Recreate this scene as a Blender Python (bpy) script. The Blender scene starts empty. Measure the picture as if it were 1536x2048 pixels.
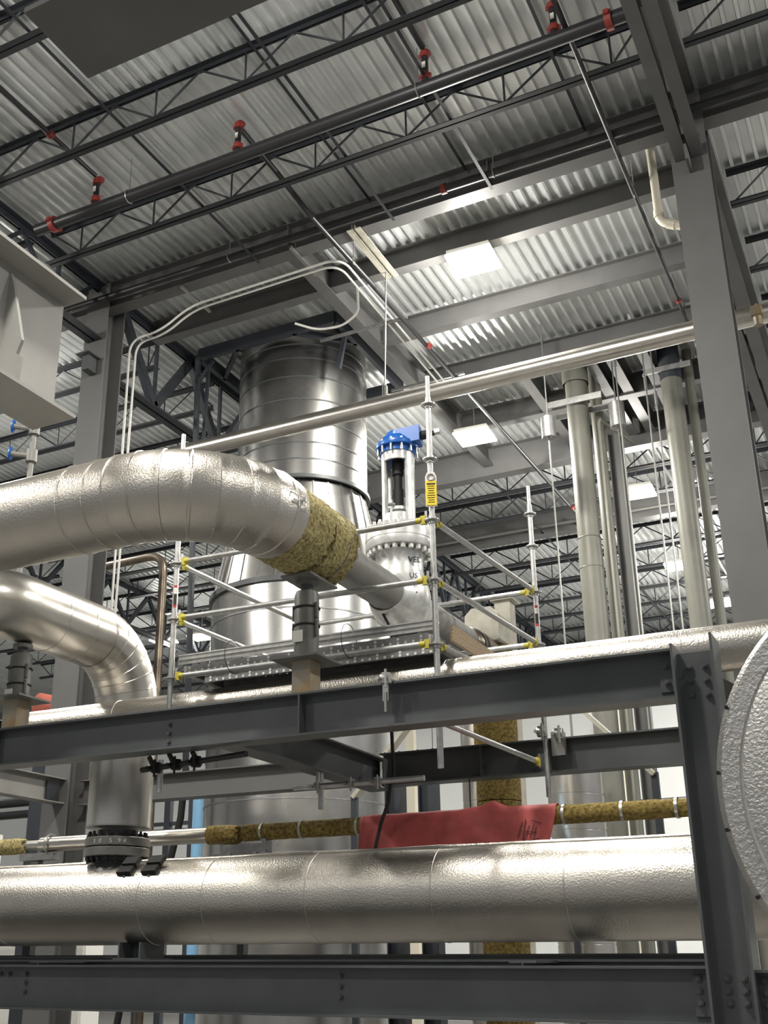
import bpy, bmesh, math, random
from math import sin, cos, pi, sqrt, atan2, radians
from mathutils import Vector, Matrix
random.seed(7)
V = Vector
C = bpy.context.scene.collection
H = 1.7                       # eye height: every z below is measured from the eye, the floor is at -H

# ------------------------------------------------------------------ camera, world, lights, exposure
PIT = math.asin(0.3586595); YAW = atan2(0.43169, 0.82765)
cam_d = bpy.data.cameras.new('camera')
cam = bpy.data.objects.new('camera', cam_d); C.objects.link(cam)
cam.location = (0, 0, H)
cam.rotation_euler = (pi/2 + PIT, 0, YAW)
cam_d.sensor_fit = 'VERTICAL'; cam_d.sensor_height = 36.0; cam_d.sensor_width = 27.0
cam_d.lens = 2219.75/2048*36
cam_d.shift_x = 104.7/2048; cam_d.shift_y = 46.5/2048
cam_d.clip_end = 300
bpy.context.scene.camera = cam
sc = bpy.context.scene
sc.view_settings.view_transform = 'Standard'; sc.view_settings.look = 'None'
sc.view_settings.exposure = 0.0; sc.view_settings.gamma = 1.0
sc.view_settings.use_curve_mapping = False

world = bpy.data.worlds.new('world'); sc.world = world; world.use_nodes = True
world.node_tree.nodes['Background'].inputs[0].default_value = (0.95, 0.97, 1.0, 1)
world.node_tree.nodes['Background'].inputs[1].default_value = 0.36

def bulb(loc, power, r=0.22, col=(1, 0.96, 0.89)):          # the sideways and upward spill of a high-bay lamp
    d = bpy.data.lights.new('high_bay_lamp_spill', 'POINT'); d.energy = power; d.color = col; d.shadow_soft_size = r
    o = bpy.data.objects.new('high_bay_lamp_spill', d); o.location = (loc[0], loc[1], loc[2]+H); C.objects.link(o)
def area(name, loc, size, power, rot=(0, 0, 0), col=(1, 0.96, 0.89), spread=180):
    d = bpy.data.lights.new(name, 'AREA'); d.shape = 'RECTANGLE'; d.size, d.size_y = size
    d.energy = power; d.color = col; d.spread = radians(spread)
    o = bpy.data.objects.new(name, d); o.location = (loc[0], loc[1], loc[2]+H); o.rotation_euler = rot
    C.objects.link(o); return o
# high-bay lamps of the bays behind, beside and above the camera
for i, (x, y) in enumerate([(-4.2, 3.8), (4.0, 4.0), (4.2, 12.3), (-12.5, 4.0), (-13.0, 12.0), (-4.2, -4.5), (4.2, -4.5), (-12.5, -4.5), (4.2, 20.5)]):
    k = (1.7, 0.5, 1.0, 1.5, 0.7, 0.5, 0.4, 0.5, 1.0)[i]
    area('high_bay_lamp_light', (x, y, 8.75), (0.65, 0.6), min(420*k, 420)); bulb((x, y, 8.4), 420*k)

# ------------------------------------------------------------------ materials
def mat(name, col, rough=0.5, metal=0.0, noise=0.0, nscale=8.0, bump=0.0, bscale=60.0, rvar=0.0, emit=0.0, col2=None, spec=0.5, stretch=None):
    m = bpy.data.materials.new(name); m.use_nodes = True
    nt = m.node_tree; n = nt.nodes; b = n['Principled BSDF']
    b.inputs['Base Color'].default_value = (*col, 1); b.inputs['Roughness'].default_value = rough
    b.inputs['Metallic'].default_value = metal; b.inputs['Specular IOR Level'].default_value = spec
    tc = n.new('ShaderNodeTexCoord'); mp = n.new('ShaderNodeMapping'); nt.links.new(tc.outputs['Object'], mp.inputs['Vector'])
    if stretch: mp.inputs['Scale'].default_value = stretch
    if noise > 0 or col2:
        t = n.new('ShaderNodeTexNoise'); t.inputs['Scale'].default_value = nscale; t.inputs['Detail'].default_value = 5
        nt.links.new(mp.outputs[0], t.inputs['Vector'])
        r = n.new('ShaderNodeValToRGB'); nt.links.new(t.outputs['Fac'], r.inputs['Fac'])
        c1 = [max(0, c*(1-noise)) for c in col]; c2 = list(col2) if col2 else [min(1, c*(1+noise)) for c in col]
        r.color_ramp.elements[0].position = 0.35; r.color_ramp.elements[1].position = 0.68
        r.color_ramp.elements[0].color = (*c1, 1); r.color_ramp.elements[1].color = (*c2, 1)
        nt.links.new(r.outputs[0], b.inputs['Base Color'])
    if rvar > 0:
        t2 = n.new('ShaderNodeTexNoise'); t2.inputs['Scale'].default_value = nscale*0.7; t2.inputs['Detail'].default_value = 4
        nt.links.new(mp.outputs[0], t2.inputs['Vector'])
        mr = n.new('ShaderNodeMapRange'); mr.inputs['To Min'].default_value = rough-rvar; mr.inputs['To Max'].default_value = rough+rvar
        nt.links.new(t2.outputs['Fac'], mr.inputs['Value']); nt.links.new(mr.outputs[0], b.inputs['Roughness'])
    if bump > 0:
        t3 = n.new('ShaderNodeTexNoise'); t3.inputs['Scale'].default_value = bscale; t3.inputs['Detail'].default_value = 3
        nt.links.new(tc.outputs['Object'], t3.inputs['Vector'])
        bp = n.new('ShaderNodeBump'); bp.inputs['Strength'].default_value = bump; bp.inputs['Distance'].default_value = 0.01
        nt.links.new(t3.outputs['Fac'], bp.inputs['Height']); nt.links.new(bp.outputs[0], b.inputs['Normal'])
    if emit > 0:
        b.inputs['Emission Color'].default_value = (*col, 1); b.inputs['Emission Strength'].default_value = emit
    return m

M = {}
M['steel'] = mat('grey_painted_steel', (0.075, 0.082, 0.084), 0.45, noise=0.1, nscale=3)
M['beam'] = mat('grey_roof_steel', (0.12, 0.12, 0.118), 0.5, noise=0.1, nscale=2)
M['column'] = mat('grey_column_paint', (0.13, 0.13, 0.126), 0.5, noise=0.05, nscale=2)
M['girder'] = mat('light_grey_girder_paint', (0.25, 0.245, 0.23), 0.55, noise=0.06, nscale=3)
M['dark'] = mat('dark_joist_paint', (0.022, 0.025, 0.03), 0.5)
M['truss'] = mat('dark_truss_paint', (0.035, 0.04, 0.05), 0.5)
M['black'] = mat('black_pipe', (0.018, 0.018, 0.02), 0.4)
M['blackmatt'] = mat('black_rubber', (0.012, 0.012, 0.012), 0.7)
M['red'] = mat('red_coupling', (0.22, 0.025, 0.02), 0.5)
M['clad'] = mat('stucco_aluminium_cladding', (0.56, 0.53, 0.48), 0.34, 1.0, noise=0.06, nscale=3, bump=0.35, bscale=70, rvar=0.05)
M['cladsm'] = mat('smooth_aluminium_cladding', (0.60, 0.575, 0.53), 0.3, 1.0, noise=0.06, nscale=4, bump=0.06, bscale=20, rvar=0.06)
M['stack'] = mat('stack_aluminium_cladding', (0.47, 0.465, 0.45), 0.27, 1.0, noise=0.08, nscale=2, bump=0.04, bscale=5, rvar=0.03)
M['vessel'] = mat('hammered_cover', (0.50, 0.49, 0.47), 0.42, 1.0, bump=0.55, bscale=95, rvar=0.05)
M['deck'] = mat('galvanised_roof_deck', (0.76, 0.78, 0.78), 0.32, 0.6, noise=0.07, nscale=1.6, rvar=0.05, stretch=(1, 1, 1))
M['galv'] = mat('galvanised_tube', (0.5, 0.5, 0.49), 0.38, 0.85, noise=0.12, nscale=20, rvar=0.08)
M['galvd'] = mat('galvanised_plank', (0.30, 0.30, 0.30), 0.45, 0.8, noise=0.15, nscale=12)
M['yellow'] = mat('yellow_paint', (0.46, 0.40, 0.05), 0.5)
M['tagyellow'] = mat('yellow_tag', (0.85, 0.62, 0.02), 0.6)
M['white'] = mat('white_plastic', (0.75, 0.74, 0.7), 0.5)
M['wool'] = mat('mineral_wool', (0.33, 0.27, 0.10), 0.95, noise=0.5, nscale=40, bump=1.0, bscale=80, col2=(0.54, 0.46, 0.21), stretch=(1, 1, 1))
M['woold'] = mat('rusty_mineral_wool', (0.22, 0.155, 0.04), 0.95, noise=0.5, nscale=35, bump=0.9, bscale=70, col2=(0.34, 0.25, 0.07))
M['bare'] = mat('bare_grey_pipe', (0.20, 0.195, 0.18), 0.5, 0.0, noise=0.12, nscale=6)
M['heat'] = mat('heat_tinted_pipe', (0.16, 0.13, 0.10), 0.35, 0.7, noise=0.4, nscale=5)
M['support'] = mat('grey_green_support_paint', (0.14, 0.14, 0.125), 0.45, noise=0.15, nscale=7)
M['rustpost'] = mat('rust_stained_post', (0.36, 0.34, 0.28), 0.6, noise=0.2, nscale=7, col2=(0.33, 0.22, 0.10))
M['silverpaint'] = mat('silver_paint', (0.70, 0.70, 0.68), 0.33, 0.5, noise=0.2, nscale=10, bump=0.12, bscale=25)
M['blue'] = mat('blue_paint', (0.012, 0.11, 0.42), 0.3)
M['pipegrey'] = mat('light_grey_pipe_paint', (0.175, 0.175, 0.148), 0.45, noise=0.08, nscale=3)
M['pvc'] = mat('cream_drain_pipe', (0.62, 0.58, 0.47), 0.4)
M['rod'] = mat('zinc_rod', (0.45, 0.45, 0.43), 0.35, 0.9)
M['redsheet'] = mat('red_tarp', (0.45, 0.085, 0.08), 0.65, noise=0.2, nscale=5, bump=0.3, bscale=8)
M['wallwhite'] = mat('white_wall_panel', (0.80, 0.82, 0.82), 0.5)
M['walldark'] = mat('dark_wall_panel', (0.05, 0.052, 0.055), 0.6)
M['floor'] = mat('concrete_floor', (0.22, 0.215, 0.205), 0.5, noise=0.06, nscale=0.6)
M['lamp'] = mat('lamp_lens', (1.0, 0.93, 0.72), 0.4, emit=9.0)
M['wood'] = mat('timber_board', (0.40, 0.30, 0.19), 0.6, noise=0.3, nscale=9, stretch=(1, 8, 8))
M['beige'] = mat('beige_cover_plate', (0.50, 0.48, 0.40), 0.5, noise=0.15, nscale=7)
M['ink'] = mat('black_ink', (0.02, 0.02, 0.02), 0.7)
M['chalk'] = mat('chalk_mark', (0.6, 0.6, 0.56), 0.8)
M['redpaint'] = mat('red_label', (0.5, 0.02, 0.02), 0.5)
M['redtank'] = mat('dull_red_paint', (0.38, 0.10, 0.07), 0.5)
M['skyblue'] = mat('pale_blue_paint', (0.25, 0.50, 0.75), 0.4)

# ------------------------------------------------------------------ mesh helpers
class MB:
    def __init__(s): s.v = []; s.f = []
    def add(s, vs, fs):
        o = len(s.v); s.v += [tuple(p) for p in vs]; s.f += [tuple(i+o for i in f) for f in fs]; return s
    def box(s, x0, x1, y0, y1, z0, z1):
        return s.obox(V(((x0+x1)/2, (y0+y1)/2, (z0+z1)/2)), V((1, 0, 0)), V((0, 1, 0)), V((0, 0, 1)), abs(x1-x0)/2, abs(y1-y0)/2, abs(z1-z0)/2)
    def obox(s, c, a, b, d, ha, hb, hd):
        c = V(c); a = V(a); b = V(b); d = V(d)
        vs = [c+a*(ha*i)+b*(hb*j)+d*(hd*k) for i in (-1, 1) for j in (-1, 1) for k in (-1, 1)]
        return s.add(vs, [(0, 1, 3, 2), (4, 6, 7, 5), (0, 4, 5, 1), (2, 3, 7, 6), (0, 2, 6, 4), (1, 5, 7, 3)])
    def bar(s, p0, p1, w, h, up=(0, 0, 1)):
        p0 = V(p0); p1 = V(p1); d = (p1-p0); L = d.length; d.normalize(); u = V(up)
        if abs(d.dot(u)) > 0.98: u = V((0, 1, 0))
        sd = d.cross(u).normalized(); u = sd.cross(d)
        return s.obox((p0+p1)/2, d, sd, u, L/2, w/2, h/2)
    def sweep(s, pts, r, seg=16, caps=True):
        pts = [V(p) for p in pts]; n = len(pts); rr = r if isinstance(r, (list, tuple)) else [r]*n
        T = []
        for i in range(n):
            a = pts[max(0, i-1)]; b = pts[min(n-1, i+1)]
            t = (b-a); T.append(t.normalized() if t.length > 1e-9 else V((0, 0, 1)))
        u = V((0, 0, 1)) if abs(T[0].z) < 0.9 else V((1, 0, 0))
        u = (u-T[0]*u.dot(T[0])).normalized()
        vs = []; fs = []
        for i in range(n):
            u = (u-T[i]*u.dot(T[i])).normalized(); w = T[i].cross(u)
            for k in range(seg):
                a = 2*pi*k/seg; vs.append(pts[i]+(u*cos(a)+w*sin(a))*rr[i])
        for i in range(n-1):
            for k in range(seg):
                k2 = (k+1) % seg; fs.append((i*seg+k, i*seg+k2, (i+1)*seg+k2, (i+1)*seg+k))
        if caps:
            fs.append(tuple(range(seg-1, -1, -1))); fs.append(tuple((n-1)*seg+k for k in range(seg)))
        return s.add(vs, fs)
    def cyl(s, p0, p1, r, seg=16, r2=None, caps=True):
        return s.sweep([p0, p1], [r, r if r2 is None else r2], seg, caps)
    def lathe(s, o, ax, prof, seg=32, caps=True):        # prof: (radius, distance along ax)
        o = V(o); ax = V(ax).normalized()
        u = V((1, 0, 0)) if abs(ax.x) < 0.9 else V((0, 1, 0)); u = (u-ax*u.dot(ax)).normalized(); w = ax.cross(u)
        vs = [o+ax*h+(u*cos(2*pi*k/seg)+w*sin(2*pi*k/seg))*r for r, h in prof for k in range(seg)]
        fs = [(i*seg+k, i*seg+(k+1) % seg, (i+1)*seg+(k+1) % seg, (i+1)*seg+k) for i in range(len(prof)-1) for k in range(seg)]
        if caps:
            fs.append(tuple(range(seg-1, -1, -1))); fs.append(tuple((len(prof)-1)*seg+k for k in range(seg)))
        return s.add(vs, fs)
    def torus(s, c, ax, R, r, seg=24, ss=8):
        c = V(c); ax = V(ax).normalized(); u = V((1, 0, 0)) if abs(ax.x) < 0.9 else V((0, 1, 0)); u = (u-ax*u.dot(ax)).normalized(); w = ax.cross(u)
        vs = []; fs = []
        for i in range(seg):
            a = 2*pi*i/seg; d = u*cos(a)+w*sin(a)
            for k in range(ss):
                b = 2*pi*k/ss; vs.append(c+d*(R+r*cos(b))+ax*(r*sin(b)))
        for i in range(seg):
            for k in range(ss):
                fs.append((i*ss+k, ((i+1) % seg)*ss+k, ((i+1) % seg)*ss+(k+1) % ss, i*ss+(k+1) % ss))
        return s.add(vs, fs)
    def prism(s, poly, ext):
        poly = [V(p) for p in poly]; ext = V(ext); n = len(poly)
        vs = poly+[p+ext for p in poly]
        return s.add(vs, [tuple(range(n-1, -1, -1)), tuple(range(n, 2*n))]+[(i, (i+1) % n, n+(i+1) % n, n+i) for i in range(n)])
    def wsec(s, p0, p1, d, bf, tf=0.014, tw=0.009, up=(0, 0, 1)):     # p0,p1: centre of the TOP face
        p0 = V(p0); p1 = V(p1); ax = (p1-p0).normalized(); u = V(up); sd = ax.cross(u).normalized()
        P = [(-bf/2, 0), (bf/2, 0), (bf/2, -tf), (tw/2, -tf), (tw/2, -d+tf), (bf/2, -d+tf), (bf/2, -d), (-bf/2, -d), (-bf/2, -d+tf), (-tw/2, -d+tf), (-tw/2, -tf), (-bf/2, -tf)]
        return s.prism([p0+sd*a+u*b for a, b in P], p1-p0)
    def ell(s, p0, p1, leg, t, a, b):       # angle section, corner at p0, legs along a and b
        p0 = V(p0); p1 = V(p1); a = V(a); b = V(b)
        P = [(0, 0), (leg, 0), (leg, t), (t, t), (t, leg), (0, leg)]
        return s.prism([p0+a*x+b*y for x, y in P], p1-p0)
    def hexb(s, c, ax, r=0.018, h=0.016):
        return s.cyl(V(c), V(c)+V(ax).normalized()*h, r, 6).cyl(V(c)+V(ax).normalized()*h, V(c)+V(ax).normalized()*(h+0.012), r*0.5, 8)
    def mesh(s, name, m, base, smooth=True):
        me = bpy.data.meshes.new(name); b = V(base)
        me.from_pydata([tuple(V(p)-b) for p in s.v], [], s.f); me.validate()
        bm = bmesh.new(); bm.from_mesh(me); bmesh.ops.recalc_face_normals(bm, faces=bm.faces); bm.to_mesh(me); bm.free()
        me.materials.append(m)
        if smooth:
            me.polygons.foreach_set('use_smooth', [True]*len(me.polygons)); me.set_sharp_from_angle(angle=radians(35))
        return me

def props(o, label, cat, group=None):
    o['label'] = label; o['category'] = cat; o['kind'] = 'thing'
    if group: o['group'] = group
class T:                                  # a thing: an Empty at its base that parents its parts
    def __init__(s, name, label, cat, base, group=None):
        s.o = bpy.data.objects.new(name, None); C.objects.link(s.o); s.base = V(base)
        s.o.location = (base[0], base[1], base[2]+H); s.o.empty_display_size = 0.1; props(s.o, label, cat, group)
    def p(s, name, mb, m, sub=None, label=None):
        o = bpy.data.objects.new(name, mb.mesh(name, M[m] if isinstance(m, str) else m, s.base)); C.objects.link(o); o.parent = sub or s.o
        if label: o['label'] = label
        return o
def one(name, mb, m, label, cat, group=None, base=None):      # a thing that is one mesh
    if base is None:
        xs = [p[0] for p in mb.v]; ys = [p[1] for p in mb.v]; zs = [p[2] for p in mb.v]
        base = ((min(xs)+max(xs))/2, (min(ys)+max(ys))/2, min(zs))
    o = bpy.data.objects.new(name, mb.mesh(name, M[m], base)); C.objects.link(o)
    o.location = (base[0], base[1], base[2]+H); props(o, label, cat, group); return o
def struct(name, mb, m, base=(0, 0, 0)):
    o = bpy.data.objects.new(name, mb.mesh(name, M[m], base)); C.objects.link(o)
    o.location = (base[0], base[1], base[2]+H); o['kind'] = 'structure'; return o
def dup(t, loc, label, group=None, rz=0.0):          # copy of a thing, its parts and their sub-parts
    r = t.o.copy(); C.objects.link(r); r.location = (loc[0], loc[1], loc[2]+H); r.rotation_euler = (0, 0, rz)
    r['label'] = label
    if group: r['group'] = group
    for ch in t.o.children:
        c = ch.copy(); C.objects.link(c); c.parent = r
        for g in ch.children:
            d = g.copy(); C.objects.link(d); d.parent = c
    return r
def arc(c, a, b, R, t0, t1, n):
    c = V(c); a = V(a); b = V(b)
    return [c+a*(R*cos(t0+(t1-t0)*i/n))+b*(R*sin(t0+(t1-t0)*i/n)) for i in range(n+1)]
def textmesh(body, size, origin, ex, ey, depth=0.002):       # lettering as geometry, written along ex, up along ey
    cu = bpy.data.curves.new('t', 'FONT'); cu.body = body; cu.size = size; cu.extrude = depth; cu.resolution_u = 2
    o = bpy.data.objects.new('t', cu); C.objects.link(o)
    dg = bpy.context.evaluated_depsgraph_get(); me = bpy.data.meshes.new_from_object(o.evaluated_get(dg))
    ex = V(ex).normalized(); ey = V(ey).normalized(); ez = ex.cross(ey); mb = MB()
    mb.add([V(origin)+ex*v.co.x+ey*v.co.y+ez*v.co.z for v in me.vertices], [tuple(p.vertices) for p in me.polygons])
    bpy.data.objects.remove(o); bpy.data.curves.remove(cu); bpy.data.meshes.remove(me)
    return mb
ORD = ['first', 'second', 'third', 'fourth', 'fifth', 'sixth', 'seventh', 'eighth', 'ninth', 'tenth', 'eleventh', 'twelfth', 'thirteenth', 'fourteenth', 'fifteenth']

# ------------------------------------------------------------------ the setting
ZD = 9.53                                  # underside of the roof deck
mb = MB().box(-34, 14, -16, 36, -H-0.2, -H); struct('floor', mb, 'floor')
mb = MB(); x = -34.0; prof = []
while x < 14:
    prof += [(x, ZD+0.065), (x+0.092, ZD+0.065), (x+0.104, ZD), (x+0.140, ZD)]; x += 0.1524
vs = []; fs = []
for i, (px, pz) in enumerate(prof): vs += [(px, -16, pz), (px, 36, pz)]
for i in range(len(prof)-1): fs.append((2*i, 2*i+1, 2*i+3, 2*i+2))
mb.add(vs, fs); deck = struct('ceiling', mb, 'deck')
for p in deck.data.polygons: p.use_smooth = False
# far wall: dark above, white insulated panels below, with joints
mb = MB().box(-34, 14, 35, 35.3, 7.7, ZD); struct('wall_back_upper', mb, 'walldark')
mb = MB()
for i in range(-14, 6):
    for j, (z0, z1) in enumerate([(-H, 0.6), (0.63, 3.4), (3.43, 4.6), (4.63, 6.2), (6.23, 7.7)]):
        mb.box(i*2.4+0.02, i*2.4+2.38, 35, 35.2, z0, z1)
mb.box(-34, 14, 35.2, 35.3, -H, 7.7); struct('wall_back', mb, 'wallwhite')
mb = MB().box(-34.3, -34, -16, 35.3, -H, 7.0); struct('wall_left', mb, 'wallwhite')
mb = MB().box(-34.3, -34, -16, 35.3, 7.0, ZD); struct('wall_left_upper', mb, 'walldark')

# ------------------------------------------------------------------ building columns and roof beams
def building_column(x0, x1, y0, y1, label):
    t = T('building_column', label, 'column', ((x0+x1)/2, (y0+y1)/2, -H))
    c = MB(); xm = (x0+x1)/2
    c.box(x0, x1, y0, y0+0.022, -H, ZD-0.06); c.box(x0, x1, y1-0.022, y1, -H, ZD-0.06); c.box(xm-0.008, xm+0.008, y0+0.022, y1-0.022, -H, ZD-0.06)
    t.p('shaft', c, 'column'); return t
cr = building_column(-1.337, -0.93, 11.0, 11.4, 'wide grey steel building column carrying the roof girders, beside the cream drain pipe')
cl = building_column(-9.87, -9.466, 11.0, 11.4, 'grey steel building column behind the big silver pipe bend with two thin conduits on it')
cl.p('bracket', MB().box(-9.76, -9.52, 10.72, 11.0, 8.18, 8.2).box(-9.70, -9.58, 10.8, 11.0, 7.95, 8.18), 'steel')
cr.p('gusset', MB().box(-1.15, -1.12, 10.72, 11.0, 8.35, 8.85), 'column')

def beamthing(name, p0, p1, d, bf, label, m='beam', tf=0.014, tw=0.009, extra=None):
    t = T(name, label, 'beam', ((p0[0]+p1[0])/2, (p0[1]+p1[1])/2, p0[2]-d))
    t.p('web_and_flanges', MB().wsec(p0, p1, d, bf, tf, tw), m)
    return t
g = beamthing('roof_girder', (-9.66, 11.16, ZD), (-1.13, 11.16, ZD), 0.45, 0.22, 'deep grey roof girder between the two building columns behind the thin sprinkler line')
for x in (-6.45, -3.55):
    g.p('stiffener', MB().box(x-0.006, x+0.006, 11.06, 11.155, ZD-0.435, ZD-0.015), 'beam')
beamthing('roof_girder', (-1.13, 11.16, ZD), (7.2, 11.16, ZD), 0.45, 0.22, 'grey roof girder running on past the wide column at the picture edge')
beamthing('roof_girder', (-17.9, 11.16, ZD), (-9.66, 11.16, ZD), 0.45, 0.22, 'grey roof girder running on behind the end of the hanging grey bracket beam')
beamthing('roof_beam', (-9.6, 12.34, ZD), (-1.2, 12.34, ZD), 0.35, 0.175, 'long grey roof beam just behind the roof girder, above the first lamp')
beamthing('roof_beam', (-6.4, 14.06, ZD), (-1.2, 14.06, ZD), 0.35, 0.17, 'long grey roof beam, second behind the roof girder')
beamthing('roof_beam', (-6.4, 15.78, ZD), (-1.2, 15.78, ZD), 0.35, 0.17, 'grey roof beam, third behind the roof girder, above the long slanting silver pipe')
beamthing('roof_beam', (-6.4, 17.52, ZD), (-1.2, 17.52, ZD), 0.40, 0.17, 'grey roof beam, fourth behind the roof girder, under the second lamp')
beamthing('roof_girder', (-9.66, 19.2, ZD), (-1.0, 19.2, ZD), 0.62, 0.25, 'very deep grey girder behind the second lamp where the open joists begin')
beamthing('roof_cross_beam', (-6.48, 11.2, ZD), (-6.48, 19.1, ZD), 0.41, 0.19, 'grey beam running away from the roof girder past the side of the round stack')
for x, lab in ((-4.75, 'grey beam running away under the roof, beside the second lamp'), (-3.62, 'grey beam running away above the light grey pipe with the clamp'),
               (-3.3, 'grey beam running away above the shiny spring can'), (-2.8, 'grey beam running away between the two tall light grey pipes'), (-1.75, 'grey beam running away behind the wide building column')):
    beamthing('roof_cross_beam', (x, 15.86, ZD), (x, 19.1, ZD), 0.38, 0.17, lab)
beamthing('roof_girder', (-9.66, 23.0, ZD), (-1.0, 23.0, ZD), 0.55, 0.25, 'far grey girder crossing the bay of dark joists behind the yellow scaffold tag', 'beam')
beamthing('roof_girder', (-9.66, 34.2, ZD), (7.0, 34.2, ZD), 0.7, 0.3, 'dark girder along the top of the white end wall', 'truss')
beamthing('tie_beam', (-9.46, 11.3, 2.15), (-5.7, 11.3, 2.15), 0.31, 0.24, 'light grey horizontal beam joining the grey column low down behind the silver riser', 'column')
beamthing('tie_beam', (-9.6, 5.5, 2.15), (-9.6, 11.0, 2.15), 0.31, 0.2, 'light grey beam bolted into the side of the grey column at the picture edge', 'girder').p('bolt_plate', MB().box(-9.58, -9.56, 10.72, 10.95, 1.87, 2.1), 'dark')

# ------------------------------------------------------------------ open-web joists
def joist(x0, x1, y, label, top=ZD, depth=0.52, leg=0.062, phase=0.0, fine=True, group=None):
    t = T('open_web_joist', label, 'roof joist', ((x0+x1)/2, y, top-depth), group)
    def chord(z, up):
        c = MB(); b = V((0, 0, 1 if up else -1))
        for s in (-1, 1): c.ell((x0, y+s*0.011, z), (x1, y+s*0.011, z), leg, 0.006, (0, s, 0), b)
        return c
    t.p('top_chord', chord(top-0.001, False), 'dark')
    t.p('bottom_chord', chord(top-depth, True), 'dark')
    w = MB(); P = 1.216; seg = 6 if fine else 4; zt = top-0.045; zb = top-depth+0.045; r = 0.015
    n0 = math.ceil((x0+0.2-phase)/P); n1 = math.floor((x1-0.2-phase)/P)
    for n in range(n0, n1+1):
        xt = phase+n*P; xb = xt+P*0.5
        w.cyl((xt, y, zt), (min(xb, x1), y, zb), r, seg, caps=False)
        if xb < x1-0.1:
            w.cyl((xb, y, zb), (min(xt+P, x1), y, zt), r, seg, caps=False)
            w.cyl((xb, y, zb), (xb, y, zt), r*0.9, seg, caps=False)
    nb = phase+n0*P-P/2
    if nb > x0+0.2: w.cyl((x0+0.05, y, zt), (nb, y, zb), r, seg, caps=False).cyl((nb, y, zb), (phase+n0*P, y, zt), r, seg, caps=False).cyl((nb, y, zb), (nb, y, zt), r*0.9, seg, caps=False)
    else: w.cyl((x0+0.05, y, zb), (phase+n0*P, y, zt), r, seg, caps=False)
    t.p('web', w, 'dark'); return t
PH = -4.693
near = [(6.5, 'black open-web joist nearest the flat grey beam at the top of the picture'), (8.1, 'black open-web joist just in front of the main sprinkler pipe'), (9.73, 'black open-web joist between the main sprinkler pipe and the roof girder')]
for y, lab in near: joist(-9.5, -1.32, y, lab, phase=PH)
for i, y in enumerate((20.35, 21.7)): joist(-9.5, -1.32, y, 'dark open-web joist, %s behind the very deep grey girder' % ORD[i], phase=PH+0.4*i, fine=False)
for i, y in enumerate((24.7, 26.3, 27.95, 29.4, 30.9, 32.4)): joist(-9.5, -1.32, y, 'dark open-web joist, %s behind the far grey girder' % ORD[i], phase=PH+0.35*i, fine=False)
for i, y in enumerate((6.5, 8.1, 9.73)): joist(-17.8, -9.84, y, 'dark open-web joist beyond the column line, %s before the roof girder line' % ['third', 'second', 'first'][i], phase=0.3*i)
for i in range(13):
    y = 12.75+1.62*i; joist(-17.8, -9.84, y, 'dark open-web joist behind the big silver pipe bend, %s past the roof girder line' % ORD[i], phase=0.3+0.37*i, fine=False)
for i in range(9):
    y = 20.2+1.62*i; joist(-26, -18.25, y, 'distant dark open-web joist seen over the silver pipe, %s row out' % ORD[i], phase=0.37*i, fine=False)
for i, y in enumerate((9.73, 8.1)): joist(-0.9, 7.0, y, 'dark open-web joist past the wide column, %s in front of the girder' % ORD[i], phase=-0.35)
for i in range(9):
    y = 12.75+1.62*i; joist(-0.9, 7.0, y, 'dark open-web joist past the wide column, %s behind the girder' % ORD[i], phase=-0.35+0.1*i, fine=False)

def bridging(x, z, y0, y1, label):
    one('joist_bridging', MB().ell((x, y0, z), (x, y1, z), 0.038, 0.005, (1, 0, 0), (0, 0, 1)), 'dark', label, 'bridging', base=(x, (y0+y1)/2, z))
for i, x in enumerate((-7.25, -5.2, -3.85, -2.3)):
    nm = ('beside the corner of the flat grey beam', 'between the two red-ended drops', 'beside the tall red-ended drop', 'beside the shiny branch pipe')[i]
    bridging(x, ZD-0.075, 5.0, 11.06, 'black bridging angle across the joist tops ' + nm)
    bridging(x+0.33, ZD-0.5, 5.0, 11.06, 'black bridging angle across the joist bottoms ' + nm)
for i, x in enumerate((-6.6, -3.4)):
    bridging(x, ZD-0.5, 19.3, 34, 'dark bridging angle under the far joists, %s one' % ORD[i])

# joist girders (trusses) on the column lines
def truss(x, y0, y1, zb, label, bigweb, npan, m='truss', leg=0.1):
    t = T('joist_girder', label, 'roof truss', (x, (y0+y1)/2, zb))
    def ch(z, up, lg):
        c = MB(); b = V((0, 0, 1 if up else -1))
        for s in (-1, 1): c.ell((x+s*0.02, y0, z), (x+s*0.02, y1, z), lg, 0.01, (s, 0, 0), b)
        return c
    t.p('top_chord', ch(ZD-0.07, False, leg), m); t.p('bottom_chord', ch(zb, True, leg*1.15), m)
    L = (y1-y0-0.3)/npan
    for i in range(npan):
        a = y0+0.15+L*i
        t.p('web_member', MB().bar((x, a, ZD-0.14), (x, a+L/2, zb+0.07), bigweb, bigweb*0.8, (1, 0, 0)), m)
        t.p('web_member', MB().bar((x, a+L/2, zb+0.07), (x, a+L, ZD-0.14), bigweb, bigweb*0.8, (1, 0, 0)), m)
        t.p('web_post', MB().bar((x, a+L/2, zb+0.07), (x, a+L/2, ZD-0.14), 0.05, 0.05, (1, 0, 0)), m)
    return t
truss(-9.66, 3.2, 11.0, 8.52, 'dark roof truss on the column line above the hanging grey bracket beam', 0.06, 5)
truss(-9.66, 11.4, 19.1, 8.05, 'heavy dark roof truss running back from the grey column to the round stack', 0.13, 4)
truss(-9.66, 19.3, 27, 8.05, 'dark roof truss behind the stack continuing the column line', 0.1, 5)
truss(-9.66, 27.1, 34, 8.05, 'dark roof truss farthest along the column line behind the scaffold', 0.1, 5)
truss(-1.13, 3.2, 11.0, 8.55, 'grey twin-angle roof truss landing on the wide column from the front', 0.06, 5, 'beam', 0.12)
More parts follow.
